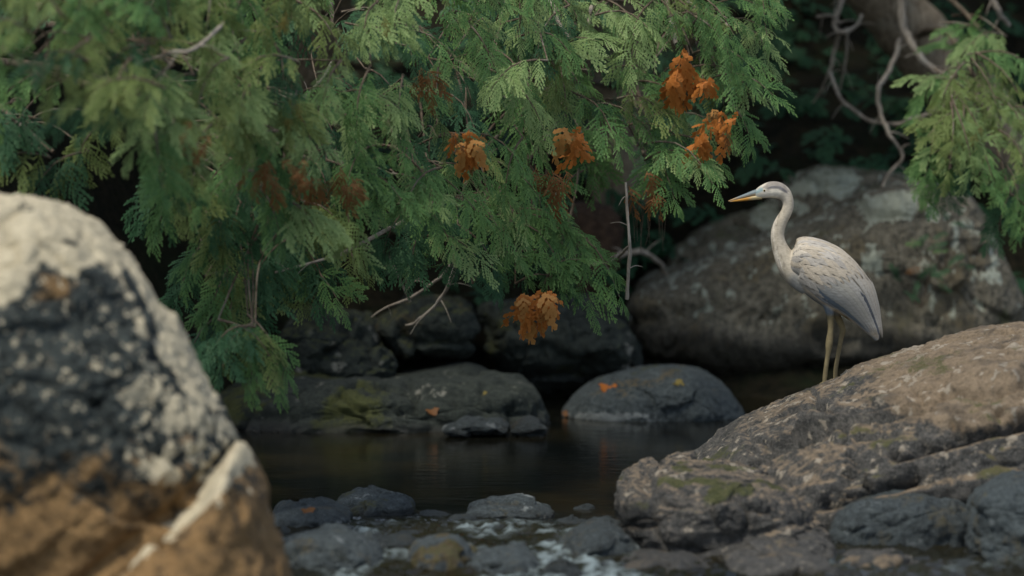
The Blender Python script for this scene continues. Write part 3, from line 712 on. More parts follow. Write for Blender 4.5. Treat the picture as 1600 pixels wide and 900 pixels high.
colr = cmix(colr, (.58, .54, .46), sstep(1236, 1228, ha) * sstep(340, 300, hb) * .5)
colr = cmix(colr, (.66, .62, .52), sstep(-2, 3, poly_sd(ha, hb, [(1180, 304), (1200, 299), (1212, 293), (1222, 299), (1216, 310), (1180, 312)])))       # white cheek
colr = cmix(colr, (.15, .15, .15), sstep(-2, 3, poly_sd(ha, hb, [(1194, 294), (1206, 288), (1222, 288), (1232, 300), (1226, 300), (1214, 291), (1200, 297)])) * .8)   # grey crown
colr = cmix(colr, (.25, .225, .195), sstep(-1.5, 2, poly_sd(ha, hb, [(1190, 294), (1200, 284), (1212, 280), (1226, 286), (1234, 300), (1228, 300), (1218, 291), (1206, 290), (1197, 294)])) * .9)
streak = sstep(.12, .3, fbm(bv * np.array([60, 60, 16]), 2, seed=83)) * sstep(7, 2, seg_dist(ha, hb, [(1221, 330), (1211, 348), (1207, 368), (1212, 390), (1222, 414)])[0])
colr = cmix(colr, (.17, .15, .13), streak * .55)
colr = cmix(colr, (.10, .10, .11), sstep(-1, 1.5, poly_sd(ha, hb, [(1197, 294), (1208, 290), (1220, 291), (1229, 298), (1233, 304), (1226, 301), (1216, 295.5), (1205, 295)])) * .85)
colr = cmix(colr, (.18, .30, .33), sstep(-2, 2.5, poly_sd(ha, hb, [(1176, 300), (1190, 292), (1194, 298), (1180, 305)])) * .8)   # bluish lores
frontneck = sstep(5, 1.5, seg_dist(ha, hb, [(1212, 335), (1207, 352), (1206, 370), (1210, 390), (1219, 415)])[0]) * sstep(-.2, .2, nz)
colr = cmix(colr, (.62, .58, .50), frontneck * .6)
colr = cmix(colr, (.13, .16, .19), sstep(3, -6, hb - (428 + (ha - 1225) * .9)) * 0)
belly = sstep(-3, 8, hb - (452 + (ha - 1256) * .66)) * sstep(1225, 1245, ha)
colr = cmix(colr, (.11, .14, .17), belly)
colr = cmix(colr, (.28, .29, .28), sstep(1228, 1240, ha) * sstep(420, 436, hb) * sstep(1262, 1250, ha) * .8)
legm = sstep(488, 496, hb) * sstep(1332, 1322, ha) * (hb > 480)
colr = cmix(colr, (.17, .14, .075), np.clip(legm, 0, 1))
colr = colr * (1 + .34 * nz)[:, None]
at = body.attributes.new('col', 'FLOAT_COLOR', 'POINT'); at.data.foreach_set('color', np.c_[colr, np.ones(n_)].astype(np.float32).ravel())
body.polygons.foreach_set('use_smooth', np.ones(len(body.polygons), bool))
M_FEATH = attr_mat('heron_plumage')
body.materials.clear(); body.materials.append(M_FEATH)
hbase = Vector((HP(1292, 590)[0], 18.0, surf(HP(1290, 0)[0], 18.0)))
HER = bpy.data.objects.new('heron', None); COL.objects.link(HER); HER.location = hbase
HER['label'] = 'tall grey heron standing on the rock ledge with its neck raised, facing left'; HER['category'] = 'bird'
body.transform(Matrix.Translation(-hbase))
link('body', body, HER)
def hpart(name, V, F, mat, attrs=None, parent=None, label=None):
    return link(name, mesh_np(name, np.asarray(V) - np.array(hbase), F, mat, attrs=attrs), parent or HER, label=label)
# bill: two mandibles
for nm, st, cf in (('upper_mandible', [(1190, 300.5, 6.5, 5.2), (1180, 301.8, 5.4, 4.6), (1166, 305.8, 3.7, 3.4), (1152, 310, 2.3, 2.2), (1138, 314.2, .7, .7)], lambda t: (.16, .19, .19)),
                   ('lower_mandible', [(1190, 307, 4.4, 4.6), (1178, 308.6, 3.9, 4.0), (1166, 310.6, 3.1, 3.0), (1152, 313, 2.0, 2.0), (1140, 314.9, .7, .7)], None)):
    V_, s_ = loft(st, 7, 14)
    W, F = closed(V_)
    t = np.clip((PIX(W)[0] - 1138) / 50, 0, 1)
    if nm[0] == 'u':
        pyv = PIX(W)[1]
        c_ = cmix(np.tile(np.array([.36, .24, .11]), (len(W), 1)), (.15, .19, .20), sstep(2, -2, pyv - (314.2 - (PIX(W)[0] - 1138) * .27)) * sstep(.1, .35, t))
    else:
        c_ = cmix(np.tile(np.array([.55, .27, .05]), (len(W), 1)), (.55, .45, .25), sstep(.55, .8, t))
        c_ = cmix(c_, (.45, .33, .2), sstep(.2, .0, t))
    hpart(nm, W, F, attr_mat(nm, rough=.4, var=.1), {'col': c_})
ED, EF = ico(3)
g = N('eye'); M_EYE = g.out((.28, .2, .04), .1, .6); M_PUP = plain('pupil', (.006, .006, .006), .08)
for s in (-1, 1):
    c_ = HP(1194, 297.5, s * .0262)
    ey = hpart('eye', ED * np.array([.0062, .0035, .0062]) + c_, EF, M_EYE)
    link('pupil', mesh_np('pupil', (ED * np.array([.0042, .0022, .0042]) + c_ + np.array([0, s * .0022, 0])) - np.array(hbase), EF, M_PUP), ey)
# wings: rows of feathers lying on the trunk
nr, ns = trunk.shape[:2]
cen = trunk.mean(1)
def wing_pt(t, a, h):
    """t 0..1 along the trunk, a degrees down from the back on the river side, h lift"""
    ft = np.clip(t, 0, .999) * (nr - 1); i = int(ft); u = ft - i
    fa = (a / 360.0 * ns) % ns; j = int(fa); v = fa - j
    def g_(ii, jj_): return trunk[ii, jj_ % ns]
    p = (1 - u) * ((1 - v) * g_(i, j) + v * g_(i, j + 1)) + u * ((1 - v) * g_(i + 1, j) + v * g_(i + 1, j + 1))
    c_ = (1 - u) * cen[i] + u * cen[i + 1]
    d = p - c_; d /= np.linalg.norm(d) + 1e-9
    return p + d * h
probe = wing_pt(.5, 90, 0)
SGN = 1 if probe[1] < 18 else -1
top_probe = wing_pt(.5, 0, 0)
FLIP = 0 if top_probe[2] > cen[nr // 2][2] else 180
def feather(t, a, L, Wd, lift, side, nl=6, nw=3, curl=.0):
    V = []
    for k in range(nl + 1):
        u = k / nl
        wv = Wd * (math.sin(math.pi * min(1, .18 + .78 * u)) ** .55 if u < 1 else .25)
        if u > .85: wv *= .8
        for m in range(-nw, nw + 1):
            vv = m / nw
            tt = t + L * u - .12 * L * vv * vv
            aa = a + wv * vv
            V.append(wing_pt(tt, (FLIP + SGN * side * aa) % 360, lift * .8 + .0010 * u + .0012 * (1 - vv * vv) + .0045))
    w_ = 2 * nw + 1
    F = [[k * w_ + m, k * w_ + m + 1, (k + 1) * w_ + m + 1, (k + 1) * w_ + m] for k in range(nl) for m in range(w_ - 1)]
    return np.array(V), np.array(F)
M_WING = attr_mat('wing_feathers', var=.3, rough=.9)
for side in (1, -1):
    J = Joined(); C_ = []
    rr = random.Random(3)
    for row in range(15):
        t = .07 + row * .046
        na = 14
        for m in range(na):
            a = 4 + m * (132.0 / na) + (row % 2) * 5 + rr.uniform(-2, 2)
            V_, F_ = feather(t + rr.uniform(-.012, .012), a, .135 + .03 * (row / 15), 10.5, .0012 * (15 - row) * .35 + .001 * (m % 2), side)
            J.add(V_, F_)
            v = rr.uniform(.90, 1.08)
            base = np.array([.41, .36, .285]) * v if rr.random() > .25 else np.array([.36, .335, .295]) * v
            if 25 < a < 60 and t < .3: base = base * 1.12
            if a > 112: base = (np.array([.22, .24, .26]) if row > 6 else np.array([.31, .295, .265])) * v
            if row < 1 and m in (5, 6, 7, 8): base = np.array([.52, .47, .39]) if m % 2 else np.array([.26, .25, .23])
            cc = np.tile(base, (len(V_), 1)); edge_ = np.abs(np.tile(np.linspace(-1, 1, 7), 7)) ** 3
            cc = cc * (1 - .10 * edge_[:, None]); C_.append(cc)
    V_, F_ = J.get()
    wing = hpart('wing', V_, F_, M_WING, {'col': np.concatenate(C_)})
    fl = [(.40, 126, .42, 10, (.10, .13, .16)), (.42, 114, .44, 10, (.26, .27, .26)), (.44, 102, .44, 10, (.31, .31, .29)), (.46, 92, .43, 10, (.33, .325, .295)), (.48, 82, .43, 10, (.345, .335, .295)),
          (.50, 72, .43, 9, (.34, .33, .30)), (.60, 63, .395, 9, (.09, .10, .115)), (.52, 54, .40, 9, (.36, .34, .30)), (.54, 44, .40, 10, (.38, .35, .30)), (.56, 32, .42, 11, (.40, .36, .30)), (.58, 18, .41, 12, (.42, .38, .31))]  # near-black one paints in the gap shade between tertials and primaries
    for k, (t, a, L, Wd, cc) in enumerate(fl):
        V_, F_ = feather(t, a, L, Wd, .006 + .0012 * k, side, nl=12)
        ed = np.abs(np.tile(np.linspace(-1, 1, 7), 13)) ** 4
        col_ = np.tile(np.array(cc), (len(V_), 1)) * (1 - .22 * ed[:, None])
        hpart('flight_feather', V_, F_, M_WING, {'col': col_}, wing)
# breast plumes and dark crown plume
J = Joined()
for k in range(9):
    a0 = (1216 + k * 2.2, 404 + k * 2.5); 
    pts = [HP(a0[0], a0[1], -.03 + .007 * k), HP(a0[0] + 5, a0[1] + 16, -.032 + .007 * k), HP(a0[0] + 13, a0[1] + 31, -.028 + .006 * k)]
    J.add(*tube(catmull(pts, 5), np.linspace(.006, .0012, 11), 5))
for k in range(16):
    t0 = .10 + .028 * (k % 8); a0_ = 58 + 6 * k
    pts = [wing_pt(min(.97, t0 + .075 * q_), (FLIP + SGN * (a0_ + 2.5 * q_)) % 360, .012 + .002 * math.sin(q_ * 1.2 + k)) for q_ in range(5)]
    J.add(*tube(catmull(pts, 4), np.linspace(.0022, .0008, 17), 4))
hpart('breast_plumes', *J.get(), plain('plume', (.42, .38, .32)))
hpart('crown_plume', *tube(catmull([HP(1203, 288.5), HP(1216, 286), HP(1227, 292), HP(1233, 297)], 5), np.linspace(.005, .0015, 16), 6), plain('dark_plume', (.08, .08, .085)))

# ------------------------------------------------------------------ cedar foliage
def spray_geo(seed, nb=9, detail=True, curl=.5, fat=1.0):
    """a flat fan of scale-leaf branchlets, one unit long along +X"""
    r = random.Random(seed)
    V, F, T = [], [], []
    bend = r.uniform(-.22, .22)
    wav = r.uniform(0, 6)
    tw = 0.0
    def put(x, y, t):
        yb = y + bend * x * x
        z = -curl * x * x - .30 * y * y + tw * abs(y) + .03 * math.sin(9 * x + wav) + .035 * math.sin(11 * y + wav * 2)
        V.append((x, yb, z + r.uniform(-.008, .008))); T.append(max(0, min(1, t)))
    def blade(x0, y0, ang, L, wd, t):
        ca, sa = math.cos(ang), math.sin(ang); i = len(V); wd = wd * fat
        for u, v in ((0, -.3), (.6, -.5), (1, 0), (.6, .5), (0, .3)):
            put(x0 + ca * L * u - sa * wd * v, y0 + sa * L * u + ca * wd * v, t * (.5 + .5 * u))
        F.append((i, i + 1, i + 3, i + 4)); F.append((i + 1, i + 2, i + 3, i + 3))
    for k in range(6): blade(k / 6, 0, 0, .2, .026, .3)
    for k in range(nb):
        x = .06 + .90 * k / nb
        for s in (-1, 1):
            if r.random() < .07: continue
            tw = r.uniform(-.35, .15)
            L = (.52 * (1 - .80 * (k / nb) ** 1.1) * (.5 + .5 * min(1, (k + .6) / 2))) * r.uniform(.55, 1.25)
            a0 = math.radians(r.uniform(32, 60) - 14 * k / nb)
            xs, ys = x + (.045 if s > 0 else 0), 0.0
            m = max(2, int(L / (.062 if detail else .12)))
            st = L / m
            for q_ in range(m):
                a = s * (a0 - .30 * q_ / m)
                tt = .2 + .8 * (q_ + 1) / m * (.5 + .5 * x)
                blade(xs, ys, a, st * 1.25, .030 if detail else .085, tt)
                sl = st * (1.25 if q_ < m - 1 else .9) * r.uniform(.7, 1.1)
                for s2 in (-1, 1):
                    blade(xs + .3 * st * math.cos(a), ys + .3 * st * math.sin(a), a + s2 * math.radians(30), sl * .8, .024 if detail else .06, tt)
                xs += math.cos(a) * st; ys += math.sin(a) * st
    return np.array(V), F, np.array(T)
def spray_mesh(name, seed, mat, **kw):
    V, F, T = spray_geo(seed, **kw)
    me = bpy.data.meshes.new(name)
    me.from_pydata(V.tolist(), [], [f if f[2] != f[3] else f[:3] for f in F])
    at = me.attributes.new('tip', 'FLOAT', 'POINT'); at.data.foreach_set('value', T.astype(np.float32))
    me.materials.append(mat)
    return me
NSH = 9
SPR = {m: [spray_mesh('leaf_spray', 100 + k, mat) for k in range(NSH)] for m, mat in enumerate(M_LEAF)}
DEADM = [spray_mesh('dead_spray', 200 + k, M_DEAD if k < 5 else M_DEADLT, nb=4, curl=.8, detail=False, fat=1.35 + .3 * (k % 3)) for k in range(6)]
DEADB = [spray_mesh('dead_spray', 210 + k, M_DEADBROWN, nb=6, curl=.7, fat=1.4) for k in range(3)]
YEL = [spray_mesh('yellow_spray', 220 + k, M_YELLOW, nb=6, curl=.5) for k in range(2)]
LOW = [spray_geo(300 + k, nb=5, detail=False) for k in range(3)]
HIG = [spray_geo(310 + k, nb=8) for k in range(3)]

class Tree:
    def __init__(s, name, base, label, trunk_pts, trunk_r, bark=M_BARK):
        s.root = bpy.data.objects.new(name, None); COL.objects.link(s.root); s.root.location = base
        s.root['label'] = label; s.root['category'] = 'tree'
        s.base = np.array(base); s.tr = catmull(trunk_pts, 8); s.n = 0; s.tw = Joined(); s.bulk = {}; s.pend = []
        r = np.interp(np.linspace(0, 1, len(s.tr)), np.linspace(0, 1, len(trunk_r)), trunk_r)
        V, F = tube(s.tr, r, 20, .16, 5)
        s.part('trunk', V, F, bark)
    def part(s, name, V, F, mat, **kw):
        return link(name, mesh_np(name, np.asarray(V) - s.base, F, mat), s.root, **kw)
    def spray(s, p, d, nrm, size, mesh, name='leaf_spray', label=None):
        d = Vector(d).normalized(); n = Vector(nrm); y = n.cross(d).normalized(); n = d.cross(y)
        M = Matrix((d, y, n)).transposed().to_4x4()
        s.pend.append((size, Matrix.Translation(Vector(p) - Vector(s.base)) @ M @ Matrix.Scale(size, 4), mesh, name, label))
    def bulk_spray(s, p, d, nrm, size, mat, geo):
        d = Vector(d).normalized(); n = Vector(nrm); y = n.cross(d).normalized(); n = d.cross(y)
        M = np.array(Matrix((d, y, n)).transposed()) * size
        V, F, T = geo
        Fq = np.array(F)
        J, TT = s.bulk.setdefault(mat, (Joined(), []))
        J.add(V @ M.T + np.array(p), Fq); TT.append(T)
    def limb(s, p0, p1, r0, r1, sag=.15, name='limb', mat=M_TWIGD, n=8):
        p0, p1 = np.array(p0), np.array(p1)
        mid = (p0 + p1) / 2 + np.array([0, 0, sag])
        c = catmull([p0, mid, p1], n)
        V, F = tube(c, np.linspace(r0, r1, len(c)), 8, .1)
        s.part(name, V, F, mat)
    def finish(s):
        s.pend.sort(key=lambda a: -a[0])
        greens = 0
        for size, M, mesh, name, label in s.pend:
            if name == 'leaf_spray':
                greens += 1
                if greens > 295:
                    mi = mesh.materials[0]
                    k = M_LEAF.index(mi)
                    W = np.array(M); geo = HIG[greens % 3]
                    J, TT = s.bulk.setdefault(k, (Joined(), []))
                    J.add(geo[0] @ W[:3, :3].T + W[:3, 3] + s.base, np.array(geo[1])); TT.append(geo[2])
                    continue
            o = bpy.data.objects.new(name, mesh); COL.objects.link(o); o.parent = s.root
            o.matrix_local = M
            if label: o['label'] = label
        if s.tw.n: s.part('twigs', *s.tw.get(), M_TWIGD, kind='stuff')
        for k, (J, TT) in s.bulk.items():
            V, F = J.get()
            bad = F[:, 2] == F[:, 3]
            me = bpy.data.meshes.new('crown')
            V = (V - s.base)
            me.vertices.add(len(V)); me.vertices.foreach_set('co', V.astype(np.float32).ravel())
            q4 = F[~bad]; t3 = F[bad][:, :3]
            li = np.concatenate([q4.ravel(), t3.ravel()]).astype(np.int32)
            ls = np.concatenate([np.arange(len(q4)) * 4, len(q4) * 4 + np.arange(len(t3)) * 3]).astype(np.int32)
            me.loops.add(len(li)); me.loops.foreach_set('vertex_index', li)
            me.polygons.add(len(ls)); me.polygons.foreach_set('loop_start', ls)
            me.update(calc_edges=True)
            at = me.attributes.new('tip', 'FLOAT', 'POINT'); at.data.foreach_set('value', np.concatenate(TT).astype(np.float32))
            me.materials.append(M_LEAF[k])
            link('crown', me, s.root, kind='stuff')

def gz(x, y): return float(ground_z(np.array([x]), np.array([y]))[0])
def tb(x, y): return (x, y, gz(x, y) - .05)
T1 = Tree('cedar_tree', tb(-3.7, 19.6), 'cedar on the left bank whose blurred sprays hang behind the tall boulder', [(-3.7, 19.6, gz(-3.7, 19.6) - .3), (-3.65, 19.5, 1.8), (-3.55, 19.3, 3.6), (-3.6, 19.2, 6.2)], [.26, .2, .16, .05])
T2 = Tree('cedar_tree', tb(-1.35, 23.9), 'cedar in the middle of the far bank with boughs reaching low over the pool', [(-1.35, 23.9, gz(-1.35, 23.9) - .3), (-1.3, 23.6, 1.9), (-1.15, 23.0, 3.6), (-1.1, 22.9, 6.4)], [.25, .2, .16, .05])
T3 = Tree('cedar_tree', tb(.75, 24.2), 'cedar with rusty orange dead sprays hanging left of the heron head', [(.75, 24.2, gz(.75, 24.2) - .3), (.7, 23.9, 2.1), (.6, 23.3, 3.8), (.6, 23.2, 6.4)], [.24, .19, .15, .05])
lean_pts = [tuple(P(1640, 330, 24.2)), tuple(P(1560, 215, 24.0)), tuple(P(1490, 130, 23.8)), tuple(P(1420, 45, 23.6)), tuple(P(1345, -50, 23.4)), tuple(P(1270, -170, 23.2)), tuple(P(1230, -420, 23.0)), tuple(P(1230, -700, 23.0))]
T4 = Tree('cedar_tree', lean_pts[0], 'leaning cedar with a thick bare trunk and grey bare branches above the great boulder', lean_pts, [.27, .25, .23, .22, .21, .19, .15, .06])
TREES = [T1, T2, T3, T4]

def bough(T, tip, ang, L, Y, mat, ns=9, size=.142, depth_dir=None, droop=.55):
    """a drooping bough tip: tip pixel, direction in the picture (deg, 90 = down), length px, distance"""
    px, py = tip
    sc = Y / F_PX
    t = P(px, py, Y)
    a = math.radians(ang)
    toward = random.uniform(-1.1, -.3) if depth_dir is None else depth_dir
    ax = Vector((math.cos(a), toward, -math.sin(a))).normalized()
    Lm = L * sc
    up = Vector((random.uniform(-.3, .3), -.30, .95)).normalized()
    side = ax.cross(up).normalized(); up = side.cross(ax).normalized()
    # stem, arching over and down to the tip
    pts = []
    for k in range(6):
        u = k / 5
        pts.append(t - ax * Lm * (1 - u) + up * (Lm * .22 * math.sin(math.pi * u * .9)))
    rad = [.007 * (1 - .75 * k / 5) for k in range(6)]
    T.tw.add(*tube(np.array([tuple(p) for p in pts]), rad, 5))
    for k in range(ns):
        u = .12 + .88 * k / (ns - 1) if ns > 1 else 1
        i = min(4, int(u * 5)); f = u * 5 - i
        p = pts[i].lerp(pts[i + 1], f)
        s = (1 if k % 2 else -1) if k < ns - 1 else 0
        d = ax * 1.0 + side * s * random.uniform(.45, 1.25) - Vector((0, 0, 1)) * droop * random.uniform(-.1, .9) + Vector((0, -.25, 0))
        nn = (up + Vector((random.uniform(-.4, .4), random.uniform(-.55, .25), random.uniform(-.1, .35))))
        sz = size * 1.2 * random.uniform(.7, 1.25) * (.8 + .3 * math.sin(math.pi * u))
        T.spray(p, d, nn, sz, random.choice(SPR[mat]))
    return pts[0]
def tree_for(px):
    if px < 500: return T1
    if px < 780: return T2
    return T3
def Yof(px):
    return float(np.interp(px, [-50, 250, 500, 750, 900, 1000, 1250], [14.4, 15.2, 16.5, 17.6, 18.5, 18.8, 18.6]))
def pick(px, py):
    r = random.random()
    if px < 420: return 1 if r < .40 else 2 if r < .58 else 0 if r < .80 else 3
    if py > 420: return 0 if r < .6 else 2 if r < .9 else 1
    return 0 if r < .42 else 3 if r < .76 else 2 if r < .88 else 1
ANCH = []
def add_bough(px, py, ang, L, dY=0, mat=None, **kw):
    Y = Yof(px) + dY
    T = tree_for(px + random.uniform(-60, 60))
    b = bough(T, (px, py), ang, L, Y, pick(px, py) if mat is None else mat, **kw)
    ANCH.append((T, b))
# silhouettes that matter, read off the photograph
for a in [(1112, 298, 35, 170, -.2, 0), (1100, 270, 10, 130, -.1, 3), (1052, 318, 60, 120, 0, 0), (1085, 255, 25, 150, .1, 0), (1208, 158, 15, 140, 0, 0), (1200, 60, 5, 130, .1, 3), (1180, 118, 20, 130, .1, 0), (1172, 222, 60, 90, .1, 0), (1195, 20, -10, 140, .1, 0), (1120, 60, 20, 120, .2, 0),
          (962, 472, 48, 190, 0, 0), (950, 430, 30, 170, .1, 0), (905, 395, 20, 170, .1, 0), (870, 420, 35, 150, .2, 0), (925, 490, 60, 130, .1, 0), (885, 455, 40, 120, .3, 2), (895, 365, 10, 140, .2, 0), (800, 400, 40, 140, .3, 0), (770, 450, 60, 120, .3, 2), (780, 370, 30, 150, .3, 0),
          (848, 210, 50, 150, -.2, 3), (810, 130, 15, 150, -.2, 3), (770, 145, 150, 110, -.2, 3), (740, 335, 30, 150, 0, 0), (680, 345, 60, 140, 0, 0), (630, 335, 130, 130, 0, 0), (760, 290, 10, 120, .1, 0), (625, 178, 10, 130, 0, 3), (560, 205, 100, 110, 0, 0), (600, 270, 40, 140, .1, 0), (545, 300, 120, 120, .1, 0),
          (535, 492, 40, 170, .6, 0), (505, 470, 60, 120, .8, 2), (425, 478, 20, 150, .8, 2), (400, 445, 130, 110, .9, 2), (345, 375, 110, 120, .9, 2), (430, 395, 70, 110, .9, 2),  # dark green dims most of these boughs: shade put into colour
          (435, 608, 65, 140, .3, 0), (398, 600, 85, 120, .4, 0), (350, 580, 120, 110, .6, 2), (425, 575, 40, 120, .3, 1), (335, 550, 150, 90, .6, 2),
          (255, 300, 80, 120, 0, 0), (300, 280, 50, 120, 0, 1), (275, 200, 20, 150, -.2, 3), (230, 195, 110, 130, -.2, 3), (130, 160, 170, 140, -.3, 1), (180, 185, 100, 130, -.3, 1), (390, 225, 70, 110, -.1, 1), (375, 200, 100, 90, -.1, 3), (455, 190, 100, 60, .0, 1), (430, 285, 60, 100, .1, 0),
          (600, 400, 120, 110, .5, 2), (700, 400, 60, 110, .6, 2), (640, 420, 100, 90, .7, 2), (1010, 210, 20, 130, .1, 0), (1000, 90, 60, 120, 0, 3), (1060, 180, 40, 100, .2, 0)]:
    add_bough(*a[:5], mat=a[5])
COVER = [(-60, -60), (1195, -60), (1212, 60), (1205, 150), (1165, 215), (1105, 300), (1040, 312), (960, 280), (905, 310), (880, 360), (950, 440), (950, 480), (880, 470), (850, 410), (770, 440), (650, 370), (600, 345), (560, 420), (440, 380), (330, 330), (300, 310), (255, 280), (190, 215), (-60, 205)]
HOLES = [(440, 275, 42), (520, 285, 40), (220, 260, 30), (590, 150, 24), (860, 260, 24), (585, 110, 34), (625, 150, 26), (700, 175, 24), (560, 35, 22), (800, 240, 26), (480, 230, 28), (540, 330, 26), (700, 300, 20), (40, 150, 26), (300, 130, 24), (120, 90, 22), (330, 250, 30), (905, 60, 18), (760, 395, 20), (420, 330, 26), (470, 150, 22), (1060, 20, 26), (905, 180, 16)]
def scatter(step, dY, keep, tries, poly, holes=True, szk=1.0):
    placed = []
    for _ in range(tries):
        x = random.uniform(-60, 1215); y = random.uniform(-60, 620)
        if poly_sd(np.array([x]), np.array([y]), poly)[0] < 4: continue
        if holes and any(math.hypot(x - a, y - b) < r for a, b, r in HOLES): continue
        if any((x - a) ** 2 + (y - b) ** 2 < step * step for a, b in placed): continue
        placed.append((x, y))
        if random.random() > keep: continue
        base = 145 if x < 200 else 100 if x < 420 else 60 if x < 700 else 35
        add_bough(x, y, random.gauss(base, 38), random.uniform(85, 140), dY + random.uniform(-.3, .35), mat=None if dY < .6 else random.choice((2, 2, 0)), ns=random.choice((7, 8, 9, 10)), size=.135 * szk * random.uniform(.8, 1.25))  # rear layer mostly dark green: shade put into its colour
scatter(39, .1, .86, 3600, COVER)
scatter(62, 1.2, .72, 1200, COVER, True, 1.2)
# low left sprays, their deep shade put into a darker leaf colour
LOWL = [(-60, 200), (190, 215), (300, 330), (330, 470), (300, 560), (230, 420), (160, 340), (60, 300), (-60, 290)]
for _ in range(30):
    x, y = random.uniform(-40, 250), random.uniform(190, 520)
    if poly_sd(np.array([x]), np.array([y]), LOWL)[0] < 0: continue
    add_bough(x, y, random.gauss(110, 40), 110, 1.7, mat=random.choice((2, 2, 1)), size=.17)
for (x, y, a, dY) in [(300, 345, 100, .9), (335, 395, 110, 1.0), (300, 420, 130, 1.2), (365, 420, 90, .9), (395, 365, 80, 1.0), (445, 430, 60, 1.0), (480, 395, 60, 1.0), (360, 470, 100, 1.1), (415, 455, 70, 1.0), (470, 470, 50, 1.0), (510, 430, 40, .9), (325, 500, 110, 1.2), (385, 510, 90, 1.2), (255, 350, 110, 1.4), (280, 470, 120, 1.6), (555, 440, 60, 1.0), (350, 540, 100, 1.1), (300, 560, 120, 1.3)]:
    add_bough(x, y, a + random.gauss(0, 12), 110, dY, mat=random.choice((2, 0, 0, 2, 1)))  # dim fill: shade partly put into the darker leaf colour
# the leaning cedar's foliage at the right edge
for (x, y, a, L, Y, m) in [(1480, 60, 190, 120, 21.5, 0), (1530, 30, 250, 110, 21.6, 0), (1560, 90, 30, 110, 21.5, 0), (1500, 95, 170, 120, 21.3, 3), (1555, 150, 60, 110, 21.4, 0), (1470, 75, 200, 100, 21.6, 0),
                           (1430, 130, 190, 120, 20.8, 3), (1440, 165, 140, 110, 20.8, 0), (1432, 195, 190, 90, 20.6, 0), (1470, 195, 120, 110, 20.6, 1), (1510, 190, 60, 120, 20.8, 1), (1560, 200, 80, 120, 20.6, 1), (1600, 180, 60, 130, 20.8, 1), (1615, 120, 20, 100, 21, 0),
                           (1452, 250, 170, 110, 20.4, 3), (1440, 290, 130, 110, 20.4, 0), (1455, 305, 110, 100, 20.5, 0), (1480, 270, 90, 130, 20.3, 1), (1520, 275, 70, 130, 20.3, 3), (1555, 300, 75, 130, 20.4, 0), (1600, 280, 60, 120, 20.4, 1), (1475, 320, 100, 80, 20.7, 2), (1585, 350, 80, 120, 20.5, 0), (1620, 380, 60, 110, 20.5, 0), (1560, 365, 110, 90, 20.6, 2), (1600, 230, 40, 130, 20.6, 3), (1500, 235, 100, 120, 20.4, 1), (1450, 220, 150, 120, 20.4, 1), (1640, 320, 60, 130, 20.6, 0), (1650, 230, 30, 130, 20.6, 0), (1540, 240, 60, 120, 20.5, 3)]:
    ANCH.append((T4, bough(T4, (x, y), a + random.gauss(0, 10), L, Y, m, size=.14)))
# dead orange sprays
def dead(T, px, py, Y, w_, h_, n, meshes, label, ang=90):
    if T is not T4: Y = Yof(px) - .12
    for k in range(n):
        x = px + random.uniform(-.5, .5) * w_; y = py - h_ * .45 + random.uniform(-.1, .55) * h_
        a = math.radians(ang + random.gauss(0, 30))
        msh = random.choice(meshes) if random.random() > .12 or meshes is not DEADM else random.choice(DEADB)
        T.spray(P(x, y, Y + random.uniform(-.08, .08)), (math.cos(a), -.25, -math.sin(a)), (random.uniform(-.3, .3), -.9, .5), h_ * Y / F_PX * random.uniform(.45, .85), msh, 'dead_spray', label)
dead(T3, 720, 232, 18.2, 66, 58, 14, DEADM, 'rusty orange dead spray')
dead(T3, 905, 225, 18.6, 36, 66, 9, DEADM, 'rusty orange dead spray')
dead(T3, 1058, 115, 18.4, 38, 78, 13, DEADM, 'bright orange dead spray')
dead(T3, 1100, 138, 18.5, 44, 44, 8, DEADM, 'orange dead spray')
dead(T3, 1128, 190, 18.4, 56, 44, 10, DEADM, 'rusty orange dead spray')
dead(T3, 1112, 222, 18.4, 50, 54, 11, DEADM, 'rusty orange dead spray')
dead(T3, 838, 486, 18.5, 54, 66, 22, DEADM, 'rusty orange dead spray')
dead(T2, 862, 292, 18.7, 60, 70, 9, DEADB, 'brown dead spray')
dead(T2, 672, 135, 18.3, 40, 66, 6, DEADB, 'brown dead spray')
dead(T2, 425, 280, 17.2, 110, 60, 13, DEADB, 'brown dead spray')
dead(T2, 520, 290, 17.6, 100, 60, 13, DEADB, 'brown dead spray')
dead(T1, 310, 220, 17.4, 50, 60, 4, DEADB, 'brown dead spray')
dead(T3, 1000, 300, 19.0, 60, 60, 6, DEADB, 'brown dead spray')
dead(T2, 455, 175, 17.5, 22, 45, 2, YEL, 'yellow turning spray')
dead(T2, 455, 22, 17.3, 40, 50, 3, YEL, 'yellow turning spray')
dead(T2, 600, 45, 18.2, 40, 40, 2, YEL, 'yellow turning spray')
dead(T4, 1535, 205, 20.2, 40, 30, 2, YEL, 'yellow turning spray')

